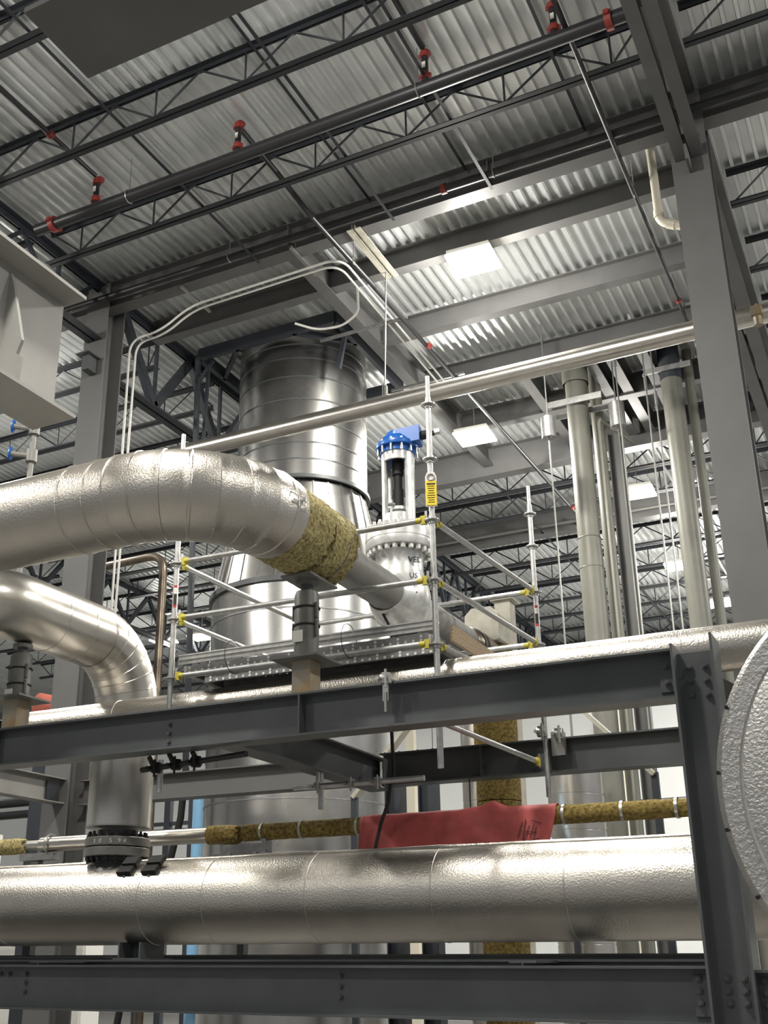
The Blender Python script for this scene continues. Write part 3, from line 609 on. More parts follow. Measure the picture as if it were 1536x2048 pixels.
for x in (-6.42, -6.15):
    b = T('pipe_lug', 'black block lug on the header pipe, %s the black flange' % ('next to' if x < -6.3 else 'second from'), 'lug', (x, 8.35, 0.74))
    for dz, dy in ((0, 0), (0.075, 0.05)):
        b.p('block', MB().obox((x+dy*0.4, 8.33+dy, 0.765+dz), (1, 0, 0.02), V((0, 0.75, 0.66)), V((0, -0.66, 0.75)), 0.075, 0.05, 0.022), 'blackmatt')
    b.p('stud', MB().cyl((x, 8.30, 0.70), (x+0.02, 8.42, 0.88), 0.014, 8), 'steel')

# ------------------------------------------------------------------ silver pipe behind the upper rack beam
t = T('insulated_pipe', 'embossed silver pipe running just behind the upper rack beam', 'pipe', (-2, 8.0, 1.89))
pp, rr = seamed([(-7.52+0.5*i, 8.0, 2.06) for i in range(20)], 0.166, [1.2, 4.4, 6.2], 0.003, 0.008); t.p('jacket', MB().sweep(pp, rr, 40), 'clad')

# ------------------------------------------------------------------ round hammered cover at the picture edge
t = T('vessel_end', 'huge round hammered silver cover at the picture edge in front of the bolted column', 'vessel', (0.137, 3.6, 0.465-0.68))
t.p('rim', MB().lathe((0.137, 3.5, 0.465), (0, 1, 0), [(0.602, 0.02), (0.604, 0.0), (0.655, 0.0), (0.674, 0.03), (0.676, 0.5), (0.676, 1.2)], 96, False), 'vessel')
t.p('cover', MB().lathe((0.137, 3.5, 0.465), (0, 1, 0), [(0.0, -0.055), (0.3, -0.052), (0.5, -0.045), (0.575, -0.036), (0.59, -0.028), (0.593, 0.02)], 96, False), 'vessel')
for a in (2.75, 3.05, 3.3, 3.6): t.p('screw', MB().cyl((0.137+0.665*cos(a), 3.497, 0.465+0.665*sin(a)), (0.137+0.665*cos(a), 3.507, 0.465+0.665*sin(a)), 0.006, 8), 'blackmatt')

# ------------------------------------------------------------------ gate valve
XV, YV = -3.935, 8.92
t = T('gate_valve', 'big silver-painted valve with a tall open yoke and a blue gearbox on top', 'valve', (XV, YV, 2.8))
body = MB().lathe((XV, YV, 2.80), (0, 0, 1), [(0.03, 0.0), (0.13, 0.02), (0.22, 0.09), (0.27, 0.2), (0.275, 0.34), (0.25, 0.45), (0.215, 0.55), (0.215, 0.66), (0.235, 0.74)], 48)
body.sweep([(XV, 8.55, ZP), (XV, 8.62, ZP), (XV, 8.7, ZP), (XV, 8.8, ZP)], [0.172, 0.19, 0.225, 0.25], 40); body.sweep([(XV, 9.0, ZP), (XV, 9.12, ZP), (XV, 9.22, ZP), (XV, 9.3, ZP)], [0.25, 0.22, 0.19, 0.17], 40)
t.p('body', body, 'silverpaint')
t.p('weld_ring', MB().torus((XV, 8.55, ZP), (0, 1, 0), 0.168, 0.009, 40, 8), 'heat')
t.p('bonnet_flange', MB().lathe((XV, YV, 3.56), (0, 0, 1), [(0.2, 0), (0.315, 0), (0.32, 0.008), (0.32, 0.075), (0.312, 0.08), (0.312, 0.088), (0.32, 0.092), (0.32, 0.175), (0.3, 0.185), (0.19, 0.2), (0.16, 0.25)], 56), 'silverpaint')
for i in range(24):
    a = 2*pi*i/24; px, py = XV+0.283*cos(a), YV+0.283*sin(a)
    t.p('bonnet_bolt', MB().cyl((px, py, 3.515), (px, py, 3.56), 0.026, 6), 'silverpaint'); t.p('bonnet_bolt', MB().cyl((px, py, 3.735), (px, py, 3.785), 0.026, 6).cyl((px, py, 3.785), (px, py, 3.81), 0.015, 8), 'silverpaint')
# yoke: a tube with two tall windows
def yoke(r, z0, z1, win, th=0.022, seg=48):
    zs = [z0, z0+0.14, z1-0.09, z1]; vs = []; fs = []
    for rr_ in (r, r-th):
        for z in zs:
            for k in range(seg): vs.append((XV+rr_*cos(2*pi*k/seg), YV+rr_*sin(2*pi*k/seg), z))
    n = seg*4
    def idx(q, i, k): return q*n+i*seg+(k % seg)
    for i in range(3):
        for k in range(seg):
            if i == 1 and k in win: continue
            for q in (0, 1): fs.append((idx(q, i, k), idx(q, i, k+1), idx(q, i+1, k+1), idx(q, i+1, k)))
            if i == 1:
                for kk, e in ((k-1, k), (k+1, k+1)):
                    if (kk % seg) in win: fs.append((idx(0, 1, e), idx(0, 2, e), idx(1, 2, e), idx(1, 1, e)))
    for k in range(seg):
        for i in (0, 3): fs.append((idx(0, i, k), idx(0, i, k+1), idx(1, i, k+1), idx(1, i, k)))
        if k in win:
            for i in (1, 2): fs.append((idx(0, i, k), idx(0, i, k+1), idx(1, i, k+1), idx(1, i, k)))
    return MB().add(vs, fs)
def angk(a): return int(round((a % (2*pi))/(2*pi)*48)) % 48
cdir = atan2(-YV, -XV)
win = set((angk(cdir-0.30)+d) % 48 for d in range(-5, 6)); win |= set((k+24) % 48 for k in win)
t.p('yoke', yoke(0.158, 3.78, 4.56, win), 'silverpaint')
t.p('stem', MB().cyl((XV, YV, 3.8), (XV, YV, 4.52), 0.04, 16).cyl((XV, YV, 4.35), (XV, YV, 4.5), 0.055, 16).cyl((XV, YV, 4.0), (XV, YV, 4.2), 0.05, 16), 'blackmatt')
gl = t.p('gland', MB().lathe((XV, YV, 3.8), (0, 0, 1), [(0.1, 0), (0.1, 0.05), (0.07, 0.09), (0.07, 0.16), (0.1, 0.17), (0.1, 0.2)], 24), 'silverpaint')
t.p('gland_bolt', MB().cyl((XV-0.03, YV-0.1, 3.84), (XV-0.03, YV-0.1, 4.06), 0.014, 8).torus((XV-0.03, YV-0.1, 4.02), (0, 0, 1), 0.03, 0.01, 14, 6), 'silverpaint', sub=gl)
ga = t.p('gearbox', MB().lathe((XV, YV, 4.56), (0, 0, 1), [(0.17, 0), (0.17, 0.05), (0.205, 0.055), (0.21, 0.075), (0.205, 0.1), (0.19, 0.11), (0.15, 0.17), (0.11, 0.185), (0.105, 0.225), (0.09, 0.24), (0.04, 0.245)], 40).obox((XV+0.13, YV-0.02, 4.71), V((0.96, 0.2, 0.1)).normalized(), V((-0.2, 0.96, 0)).normalized(), (0, 0, 1), 0.12, 0.09, 0.08), 'blue', label='blue gearbox')
for i in range(12):
    a = 2*pi*i/12+0.1
    t.p('gearbox_bolt', MB().cyl((XV+0.19*cos(a), YV+0.19*sin(a), 4.545), (XV+0.19*cos(a), YV+0.19*sin(a), 4.68), 0.011, 8), 'rod', sub=ga)
t.p('input_shaft', MB().cyl((XV+0.24, YV+0.0, 4.72), (XV+0.32, YV+0.02, 4.73), 0.045, 14).cyl((XV+0.32, YV+0.02, 4.73), (XV+0.41, YV+0.04, 4.74), 0.025, 12), 'blackmatt', sub=ga)
t.p('input_nut', MB().cyl((XV+0.38, YV+0.03, 4.74), (XV+0.43, YV+0.04, 4.745), 0.035, 6), 'rod', sub=ga)
def vtext(body, size, az, z, sc=1.0, rad=0.272):
    a = cdir+az; return textmesh(body, size, (XV+rad*cos(a), YV+rad*sin(a), z), (-sin(a), cos(a), 0), (0, 0, 1), 0.003)
t.p('cast_letters', vtext('VEL', 0.075, 0.35, 3.40, 1, 0.225), 'ink'); t.p('cast_letters', vtext('US', 0.07, 0.30, 3.23, 1, 0.27), 'ink'); t.p('cast_letters', vtext('2428 CWC', 0.035, 0.12, 3.15, 1, 0.285), 'ink'); t.p('cast_letters', vtext('FM0826', 0.03, 0.2, 3.08, 1, 0.285), 'ink')
t.p('drain_lever', MB().bar((XV-0.05, 8.62, 2.90), (XV+0.0, 8.66, 2.78), 0.03, 0.015).cyl((XV, 8.66, 2.78), (XV+0.05, 8.68, 2.68), 0.01, 8).cyl((XV+0.04, 8.68, 2.66), (XV+0.06, 8.68, 2.69), 0.022, 8), 'blackmatt')

# ------------------------------------------------------------------ scaffold
PL, PM, PR, PB = (-5.573, 7.683), (-3.10, 7.683), (-2.96, 9.9), (-5.45, 9.9)
def standard(p, z0, z1, rz, label):
    t = T('scaffold_post', label, 'scaffold post', (p[0], p[1], z0))
    t.p('tube', MB().cyl((*p, z0), (*p, z1-0.2), 0.0242, 18).cyl((*p, z1-0.2), (*p, z1), 0.019, 18), 'galv')
    for z in rz: t.p('rosette', MB().lathe((*p, z-0.005), (0, 0, 1), [(0.024, 0), (0.062, 0), (0.062, 0.01), (0.024, 0.01)], 24, False).lathe((*p, z-0.03), (0, 0, 1), [(0.0245, 0), (0.032, 0), (0.032, 0.06), (0.0245, 0.06)], 16, False), 'galv')
    return t
sL = standard(PL, 2.0, 4.62, (2.28, 2.81, 3.33), 'scaffold post seen below and above the big silver pipe bend')
sM = standard(PM, 1.33, 4.60, (2.27, 2.79, 3.296, 3.83, 4.33), 'tall scaffold post with the yellow tag beside the valve')
sR = standard(PR, 1.38, 4.42, (2.28, 2.79, 3.31, 3.78, 4.12), 'rear scaffold post with stickers near the light grey pipe')
sB = standard(PB, 1.95, 3.6, (2.28, 2.79, 3.31), 'rear scaffold post hidden behind the grey spring support')
def sticker(t, p, z):
    d = V((-p[0], -p[1], 0)).normalized(); rx = V((d.y, -d.x, 0))
    for dz, h, m in ((0.09, 0.012, 'redpaint'), (0.05, 0.028, 'white'), (-0.03, 0.05, 'ink'), (-0.09, 0.012, 'redpaint')):
        t.p('sticker', MB().obox(V((*p, z+dz))+d*0.0242, rx, d, (0, 0, 1), 0.014, 0.003, h), m)
sticker(sL, PL, 3.02); sticker(sR, PR, 3.07)
tg = T('scaffold_tag', 'yellow scaffold tag in a white holder on the tall post', 'tag', (PM[0], PM[1], 3.45))
d = V((-PM[0], -PM[1], 0)).normalized(); rx = V((-d.y, d.x, 0)); pc = V((*PM, 0))+d*0.033
tg.p('holder', MB().prism([pc+rx*a+V((0, 0, z)) for a, z in ((-0.046, 3.40), (0.046, 3.40), (0.046, 3.66), (0.03, 3.70), (-0.03, 3.70), (-0.046, 3.66))], d*0.006), 'white')
tg.p('card', MB().obox(pc+d*0.009+V((0, 0, 3.515)), rx, d, (0, 0, 1), 0.042, 0.003, 0.105), 'tagyellow')
tg.p('ring', MB().torus(pc+d*0.012+V((0, 0, 3.655)), d, 0.028, 0.006, 20, 6), 'rod')
lines = MB()
for i in range(9):
    w = random.uniform(0.022, 0.034); lines.obox(pc+d*0.0125+V((0, 0, 3.595-i*0.02)), rx, d, (0, 0, 1), w, 0.0006, 0.0035 if i else 0.007)
tg.p('print', lines, 'ink')
def ledger(a, za, b, zb_, label, m='galv'):
    t = T('scaffold_ledger', label, 'scaffold tube', ((a[0]+b[0])/2, (a[1]+b[1])/2, min(za, zb_)))
    A = V((*a, za)); B = V((*b, zb_)); dd = (B-A).normalized(); A2 = A+dd*0.09; B2 = B-dd*0.09
    t.p('tube', MB().cyl(A2, B2, 0.0242, 16), m)
    for P_, s in ((A, 1), (B, -1)):
        e = t.p('ledger_head', MB().obox(P_+dd*s*0.075, dd, dd.cross(V((0, 0, 1))).normalized(), (0, 0, 1), 0.022, 0.013, 0.036).cyl(P_+dd*s*0.09, P_+dd*s*0.14, 0.0252, 14), 'yellow', label='yellow end fitting')
        t.p('wedge', MB().obox(P_+dd*s*0.052+V((0, 0, 0.015)), dd, dd.cross(V((0, 0, 1))).normalized(), (0, 0, 1), 0.01, 0.004, 0.06), 'galv', sub=e)
    return t
ledger(PL, 3.345, PM, 3.31, 'top front scaffold ledger passing behind the yellow wool')
ledger(PL, 2.82, PM, 2.80, 'middle front scaffold ledger crossing behind the grey spring support')
ledger(PL, 2.295, PM, 2.285, 'low front scaffold ledger along the edge of the perforated planks')
ledger(PM, 3.30, PR, 3.32, 'top side scaffold ledger running back from the yellow tag post')
ledger(PM, 2.795, PR, 2.80, 'middle side scaffold ledger running back over the grey box')
ledger(PM, 2.275, PR, 2.29, 'low side scaffold ledger beside the timber toe board')
ledger(PL, 3.335, PB, 3.32, 'top side scaffold ledger running back below the big silver pipe bend')
ledger(PL, 2.815, PB, 2.80, 'middle side scaffold ledger running back in front of the round stack')
ledger(PB, 3.32, PR, 3.325, 'top rear scaffold ledger behind the valve body')
ledger(PB, 2.80, PR, 2.80, 'middle rear scaffold ledger low behind the grey box')
# perforated steel planks
def plank(x0, x1, y0, y1, z0, z1, label, tie=False):
    t = T('scaffold_plank', label, 'scaffold plank', ((x0+x1)/2, (y0+y1)/2, z0))
    xs = [x0+0.03]; 
    while xs[-1] < x1-0.12: xs += [xs[-1]+0.052, xs[-1]+0.072]
    xs.append(x1-0.02); ys = [y0]
    w = (y1-y0); ny = 4
    for j in range(ny): ys += [y0+w*(j+0.5)/ny-0.011, y0+w*(j+0.5)/ny+0.011]
    ys.append(y1); vs = [(x, y, z1) for x in xs for y in ys]; fs = []; n = len(ys)
    for i in range(len(xs)-1):
        for j in range(n-1):
            if i % 2 == 1 and j % 2 == 1 and i < len(xs)-2: continue
            fs.append((i*n+j, i*n+j+1, (i+1)*n+j+1, (i+1)*n+j))
    t.p('deck_sheet', MB().add(vs, fs), 'galvd')
    t.p('edge_channel', MB().box(x0, x1, y0-0.003, y0, z0, z1).box(x0, x1, y0, y0+0.03, z0, z0+0.003), 'galvd'); t.p('edge_channel', MB().box(x0, x1, y1, y1+0.003, z0, z1).box(x0, x1, y1-0.03, y1, z0, z0+0.003), 'galvd')
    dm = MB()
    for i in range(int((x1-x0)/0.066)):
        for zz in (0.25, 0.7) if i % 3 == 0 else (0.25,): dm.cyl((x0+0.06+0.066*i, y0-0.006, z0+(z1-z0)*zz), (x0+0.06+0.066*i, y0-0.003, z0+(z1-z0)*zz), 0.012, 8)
    t.p('hole_light_dots', dm, 'white')  # white discs imitate light showing through the plank holes
    t.p('end_hook', MB().box(x0-0.03, x0+0.03, y0+0.04, y1-0.04, z0, z1-0.004), 'galvd'); t.p('end_hook', MB().box(x1-0.03, x1+0.03, y0+0.04, y1-0.04, z0, z1-0.004), 'galvd')
    return t
for i in range(6):
    y0 = 7.77+0.345*i
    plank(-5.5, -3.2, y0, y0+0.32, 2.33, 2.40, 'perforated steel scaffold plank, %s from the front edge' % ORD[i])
t = T('toe_board', 'ribbed grey steel toe board standing along the front edge of the planks', 'toe board', (-4.35, 7.73, 2.42))
t.p('sheet', MB().box(-5.53, -3.14, 7.722, 7.728, 2.405, 2.49).box(-5.53, -3.14, 7.712, 7.722, 2.478, 2.49).box(-5.53, -3.14, 7.712, 7.722, 2.44, 2.45), 'galv')
for x in (-4.95, -3.86): t.p('wire_tie', MB().torus((x, 7.70, 2.4), (1, 0, 0), 0.14, 0.003, 20, 5), 'blackmatt')
one('toe_board', MB().box(-3.05, -3.02, 7.85, 9.6, 2.33, 2.46), 'wood', 'timber toe board at the end of the planks beside the low ledger', 'toe board')
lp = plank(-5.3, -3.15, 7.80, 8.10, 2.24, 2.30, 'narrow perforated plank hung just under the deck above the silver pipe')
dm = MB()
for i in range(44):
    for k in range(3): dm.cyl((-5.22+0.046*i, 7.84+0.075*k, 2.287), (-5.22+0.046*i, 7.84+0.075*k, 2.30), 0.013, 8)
lp.p('hole_light_dots', dm, 'white')  # more white discs painted as light coming through this plank's holes
# couplers, suspension tubes and clamps
def coupler(t, p, name='coupler', m='rod', s=1.0):
    p = V(p); t.p(name, MB().cyl(p-V((0.03*s, 0, 0)), p+V((0.03*s, 0, 0)), 0.036*s, 12).cyl(p-V((0, 0, 0.035*s)), p+V((0, 0, 0.035*s)), 0.034*s, 12).cyl(p+V((0.02, -0.045*s, -0.07*s)), p+V((0.02, -0.045*s, 0.05*s)), 0.009*s, 6).cyl(p+V((-0.03, -0.04*s, -0.01)), p+V((-0.03, -0.075*s, -0.01)), 0.014*s, 6), m)
cp = T('beam_clamp', 'small steel clamp hooked on the upper rack beam near the tall post', 'clamp', (-3.20, 7.0, 1.68))
coupler(cp, (-3.20, 6.96, 1.86), s=1.1); cp.p('jaw', MB().box(-3.225, -3.18, 6.955, 6.985, 1.70, 1.85).cyl((-3.2, 6.95, 1.62), (-3.2, 6.95, 1.76), 0.012, 8), 'rod'); cp.p('arm', MB().cyl((-3.18, 6.97, 1.86), (-3.10, 7.60, 1.86), 0.014, 8), 'rod')
t = T('suspension_tube', 'dark scaffold tube with couplers hung under the upper rack beam by the silver riser', 'scaffold tube', (-4.9, 7.2, 1.44))
t.p('tube', MB().cyl((-5.60, 7.39, 1.46), (-4.45, 7.14, 1.46), 0.0242, 14), 'black')
for q in ((-5.43, 7.352, 1.46), (-5.2, 7.302, 1.46), (-4.98, 7.255, 1.46)): coupler(t, q, m='blackmatt', s=1.15)
for hx, hy in ((-5.43, 7.30), (-5.2, 7.25), (-4.98, 7.25)): t.p('hook', MB().cyl((hx, hy, 1.48), (hx, hy-0.05, 1.53), 0.02, 8), 'blackmatt')
t.p('stub_tube', MB().cyl((-5.43, 7.41, 1.27), (-5.43, 7.41, 1.53), 0.0242, 14), 'galv')
t = T('suspension_tube', 'grey scaffold tube with couplers hung under the rack cross beam above the wool pipe', 'scaffold tube', (-4.2, 8.55, 1.33))
t.p('tube', MB().cyl((-4.86, 8.60, 1.42), (-3.62, 8.60, 1.42), 0.0242, 14), 'galv')
for q in ((-4.62, 8.60, 1.42), (-4.30, 8.60, 1.42), (-4.05, 8.6, 1.42)): coupler(t, q)
t.p('stub_tube', MB().cyl((-4.62, 8.655, 1.23), (-4.62, 8.655, 1.56), 0.0242, 14), 'galv'); t.p('hook', MB().cyl((-4.62, 8.6, 1.45), (-4.62, 8.6, 1.545), 0.02, 8), 'rod')
cp = T('beam_clamp', 'cluster of scaffold clamps on the rear rack beam at the foot of the rear post', 'clamp', (-3.0, 9.8, 1.83))
coupler(cp, (-2.97, 9.84, 1.96), s=1.3); coupler(cp, (-2.82, 9.86, 1.93), s=1.3); cp.p('jaw', MB().box(-2.9, -2.78, 9.88, 9.945, 1.74, 1.95), 'rod')
ledger((-3.55, 7.95), 1.90, (-2.96, 9.78), 1.66, 'loose scaffold brace sloping down under the upper rack beam')

# ------------------------------------------------------------------ wool-wrapped small pipe and the red sheet
ZW, YW, RW = 1.135, 9.2, 0.072
t = T('small_pipe', 'slim pipe behind the header, silver-clad then wrapped in yellow-brown wool', 'pipe', (-4, YW, ZW-RW))
t.p('jacket', MB().sweep([(-8.2+0.3*i, YW, ZW) for i in range(8)]+[(-6.08, YW, ZW)], 0.075, 24), 'cladsm', label='silver jacket')
t.p('insulation', woolpipe((-6.12, YW, ZW), (-5.78, YW, ZW-0.01), 0.088, 8, 0.004, 22), 'woold', label='yellow-brown wool'); t.p('insulation', woolpipe((-5.72, YW, ZW), (-1.45, YW, ZW), RW+0.004, 60, 0.005, 22), 'woold', label='yellow-brown wool')
t.p('insulation', woolpipe((-9.5, YW, ZW), (-8.4, YW, ZW), 0.082, 12, 0.005, 22), 'wool', label='yellow wool')
t.p('bare_pipe', MB().cyl((-8.5, YW, ZW), (-8.1, YW, ZW), 0.05, 20), 'rod')
for x in (-5.52, -5.1, -4.52, -2.63, -2.15, -1.72, -9.0): t.p('strap', MB().cyl((x-0.012, YW, ZW), (x+0.012, YW, ZW), RW+0.011 if x > -8 else 0.09, 24, caps=False), 'rod')
t = T('pipe_shoe', 'small galvanised pipe shoe under the break in the wool-wrapped pipe', 'pipe support', (-5.75, YW, 0.06))
t.p('bracket', MB().box(-5.95, -5.45, YW-0.05, YW+0.05, 0.96, 0.97).box(-5.95, -5.5, YW-0.055, YW-0.05, 0.9, 1.03).box(-5.5, -5.46, YW-0.06, YW+0.06, 0.9, 1.07).box(-5.98, -5.94, YW-0.03, YW+0.03, 0.97, 1.06), 'galvd'); t.p('stand', MB().box(-5.75, -5.68, YW-0.04, YW+0.04, 0.06, 0.96), 'steel')
t.p('bolt', MB().hexb((-5.85, YW-0.055, 0.94), (0, -1, 0), 0.02), 'rod'); t.p('bolt', MB().hexb((-5.56, YW-0.055, 0.94), (0, -1, 0), 0.02), 'rod')
t = T('pipe_shoe', 'small pipe shoe with a wire tie under the wool at the picture edge', 'pipe support', (-8.2, YW, 0.06))
t.p('bracket', MB().box(-8.45, -8.0, YW-0.05, YW+0.05, 0.98, 1.05), 'galvd'); t.p('stand', MB().box(-8.3, -8.2, YW-0.04, YW+0.04, 0.06, 0.98), 'steel'); t.p('wire_tie', MB().torus((-8.08, YW, ZW), (1, 0, 0), 0.1, 0.012, 20, 6), 'rod')
def tarp():
    nx, ny = 70, 26; vs = []; fs = []
    for i in range(nx+1):
        x = -4.47+1.79*i/nx
        for j in range(ny+1):
            s = j/ny; xx = x
            # over the pipe, then hanging down in front
            if s < 0.35:
                a = pi*0.85*(1-s/0.35); rad = 0.092; y = YW+rad*(-cos(pi-a)) if False else YW+rad*cos(pi-a+0) * -1; z = ZW+rad*sin(a)
                y = YW-rad*cos(pi-a)*1.0; y = YW+rad*cos(a)*-1
                y = YW-rad*cos(a) if False else YW+rad*cos(pi*0.85*(s/0.35)+0.15*pi)
                z = ZW+rad*sin(pi*0.85*(s/0.35)+0.15*pi)
            else:
                q = (s-0.35)/0.65; y = YW-0.092-0.05*q; z = ZW-0.40*q
                xx = x-(0.10*q if x > -2.75 else 0.10*q*max(0, (x+3.1)/0.35))
            fold = 0.5+0.5*sin((x+3.45)*9) if -3.75 < x < -3.0 else 0.12
            y += -0.012*sin(x*17+z*9)*fold - 0.022*max(0, sin(x*11.0+z*14))*fold; z += 0.012*sin(x*23)*fold*(1 if s < 0.5 else 0.3) + (0.05*math.exp(-((x+3.28)/0.12)**2) if s < 0.4 else 0)
            vs.append((xx, y, z))
    for i in range(nx):
        for j in range(ny): fs.append((i*(ny+1)+j, i*(ny+1)+j+1, (i+1)*(ny+1)+j+1, (i+1)*(ny+1)+j))
    return MB().add(vs, fs)
t = T('red_sheet', 'red sheet draped over the wool-wrapped pipe behind the header', 'sheet', (-3.6, 9.1, 0.75))
o = t.p('cloth', tarp(), 'redsheet'); md = o.modifiers.new('thickness', 'SOLIDIFY'); md.thickness = 0.004
sc_ = MB()
for a, b in (((-2.93, 1.10), (-2.96, 0.93)), ((-2.96, 1.08), (-3.0, 0.95)), ((-2.90, 1.05), (-2.95, 0.92)), ((-2.88, 1.09), (-2.80, 1.06)), ((-2.86, 1.06), (-2.90, 0.94)), ((-2.84, 1.04), (-2.87, 0.93)), ((-2.94, 1.0), (-2.84, 0.99)), ((-2.92, 0.92), (-2.82, 0.94))):
    qa = (ZW-a[1])/0.4; qb = (ZW-b[1])/0.4; sc_.bar((a[0], YW-0.1-0.05*qa-0.006, a[1]), (b[0], YW-0.1-0.05*qb-0.006, b[1]), 0.003, 0.006, (0, 0, 1))
t.p('marker_scribble', sc_, 'ink')
one('black_cable', MB().sweep([(-4.10, 9.0, 2.3), (-4.08, 9.0, 1.545), (-4.10, 8.98, 1.45), (-4.12, 8.97, 1.3), (-4.19, 8.96, 1.12), (-4.23, 8.95, 0.97), (-4.24, 8.9, 0.80)], 0.016, 10), 'blackmatt', 'black cable hanging from the rear rack beam in front of the red sheet', 'cable', base=(-4.1, 8.95, 0.8))
one('thin_wire', MB().cyl((-3.74, 9.97, 1.25), (-3.74, 9.97, 1.605), 0.006, 6), 'blackmatt', 'thin black wire hanging below the tall scaffold post', 'wire')

# ------------------------------------------------------------------ round stack
XS, YS = -8.05, 14.4
t = T('exhaust_stack', 'huge round silver-clad stack rising through the roof behind the pipes', 'stack', (XS, YS, -H))
def bands(z0, z1, r, n, dr=0.008):
    P = [(r, z0)]
    for i in range(1, n):
        z = z0+(z1-z0)*i/n; P += [(r, z-0.012), (r-dr, z-0.008), (r-dr, z+0.004), (r, z+0.008)]
    return P+[(r, z1)]
for z in (9.2, 8.95, 8.62, 8.22, 7.82, 7.48, 7.2): t.p('strap', MB().lathe((XS, YS, 0), (0, 0, 1), [(1.052, z-0.011), (1.062, z-0.011), (1.062, z+0.011), (1.052, z+0.011)], 96, False), 'steel')
for z in (4.72, 4.05, 3.4, 2.7, 2.05, 1.35, 0.6): t.p('strap', MB().lathe((XS, YS, 0), (0, 0, 1), [(1.37, z-0.010), (1.386, z-0.010), (1.386, z+0.010), (1.37, z+0.010)], 96, False), 'galvd')
t.p('upper_shell', MB().lathe((XS, YS, 0), (0, 0, 1), [(1.055, 6.93), (1.055, 9.53)], 96, False), 'stack')
t.p('ring_angle', MB().lathe((XS, YS, 0), (0, 0, 1), [(1.05, 6.87), (1.10, 6.87), (1.10, 6.93), (1.05, 6.93)], 96, False), 'steel')
t.p('cone_shell', MB().lathe((XS, YS, 0), (0, 0, 1), [(1.36, 5.2), (1.03, 6.87)], 28, False), 'stack')
cs = MB()
for k in range(28):
    a = 2*pi*k/28; cs.bar((XS+1.365*cos(a), YS+1.365*sin(a), 5.2), (XS+1.036*cos(a), YS+1.036*sin(a), 6.87), 0.02, 0.012, (cos(a), sin(a), 0))
t.p('standing_seam', cs, 'stack')
t.p('ring_angle', MB().lathe((XS, YS, 0), (0, 0, 1), [(1.35, 5.12), (1.42, 5.12), (1.42, 5.2), (1.35, 5.2)], 96, False), 'steel')
t.p('lower_shell', MB().lathe((XS, YS, 0), (0, 0, 1), [(1.378, 1.75), (1.376, 5.12)], 96, False), 'stack'); t.p('lower_shell', MB().lathe((XS, YS, 0), (0, 0, 1), [(1.378, -H), (1.378, 1.75)], 96, False), 'stack')
bx = XS-1.33; by = YS-0.55
t.p('manhole_hinge', MB().cyl((bx, by, 4.05), (bx+0.12, by-0.25, 4.0), 0.09, 14).box(bx-0.05, bx+0.3, by-0.3, by-0.25, 3.96, 4.0), 'steel')
t = T('stack_frame', 'black steel frame holding the top of the stack under the roof', 'steel frame', (XS, YS, 7.0))
rr_ = 1.25
t.p('ring_beam', MB().bar((XS-rr_, YS-rr_, 9.3), (XS+rr_, YS-rr_, 9.3), 0.08, 0.2), 'truss'); t.p('ring_beam', MB().bar((XS+rr_, YS-rr_, 9.3), (XS+rr_, YS+rr_, 9.3), 0.08, 0.2), 'truss')
t.p('ring_beam', MB().bar((XS-rr_, YS-rr_, 9.3), (XS-rr_, YS+rr_, 9.3), 0.08, 0.2), 'truss'); t.p('ring_beam', MB().bar((XS-rr_, YS+rr_, 9.3), (XS+rr_, YS+rr_, 9.3), 0.08, 0.2), 'truss')
t.p('corner_brace', MB().bar((XS-rr_, YS-0.5, 9.25), (XS-0.5, YS-rr_, 9.25), 0.06, 0.1), 'truss'); t.p('corner_brace', MB().bar((XS+rr_, YS-0.5, 9.25), (XS+0.5, YS-rr_, 9.25), 0.06, 0.1), 'truss')
t.p('hanging_post', MB().bar((XS-rr_-0.03, YS-rr_, 9.3), (XS-rr_+0.1, YS-rr_, 2.5), 0.08, 0.05), 'truss'); t.p('hanging_post', MB().bar((XS-rr_+0.12, YS-rr_+0.1, 9.2), (XS-rr_+0.05, YS-rr_+0.1, 6.9), 0.05, 0.04), 'truss')
t.p('side_brace', MB().bar((XS+rr_, YS-0.9, 9.2), (XS+rr_-0.12, YS-0.9, 8.6), 0.07, 0.06), 'truss'); t.p('side_brace', MB().bar((XS-rr_, YS-rr_, 8.8), (XS-rr_+0.2, YS-rr_+0.1, 9.2), 0.06, 0.05), 'truss')

# ------------------------------------------------------------------ tall grey pipes, rods, spring cans
def tallpipe(x, y, r, label, zt=9.9, m='pipegrey', red=None):
    t = T('vent_pipe', label, 'pipe', (x, y, -H))
    if red: t.p('pipe', MB().sweep([(x, y, -H), (x, y, red-0.25), (x, y, red+0.05), (x, y, zt)], [r*1.0, r*1.0, r*0.94, r*0.94], 32), m)
    else: t.p('pipe', MB().cyl((x, y, -H), (x, y, zt), r, 28), m)
    return t
p1 = tallpipe(-3.98, 16.45, 0.187, 'tall light grey vent pipe with a roof clamp, next to the rear scaffold post', red=6.2)
for z in (5.75, 6.25): p1.p('weld_seam', MB().torus((-3.98, 16.45, z), (0, 0, 1), 0.187 if z < 6 else 0.178, 0.006, 32, 6), 'pipegrey')
p1.p('riser_clamp', MB().box(-4.42, -3.52, 16.2, 16.23, 8.55, 8.66).box(-4.42, -3.52, 16.67, 16.70, 8.55, 8.66), 'galv'); p1.p('sleeve', MB().lathe((-3.98, 16.45, 0), (0, 0, 1), [(0.215, 9.0), (0.215, 9.53)], 32, False), 'pipegrey')
p2 = tallpipe(-2.49, 16.75, 0.165, 'tall light grey vent pipe next to the wide building column', red=None)
p2.p('riser_clamp', MB().box(-2.85, -2.13, 16.54, 16.57, 8.95, 9.04), 'galv'); p2.p('dark_top', MB().cyl((-2.49, 16.75, 8.85), (-2.49, 16.75, 9.53), 0.172, 28), 'truss')
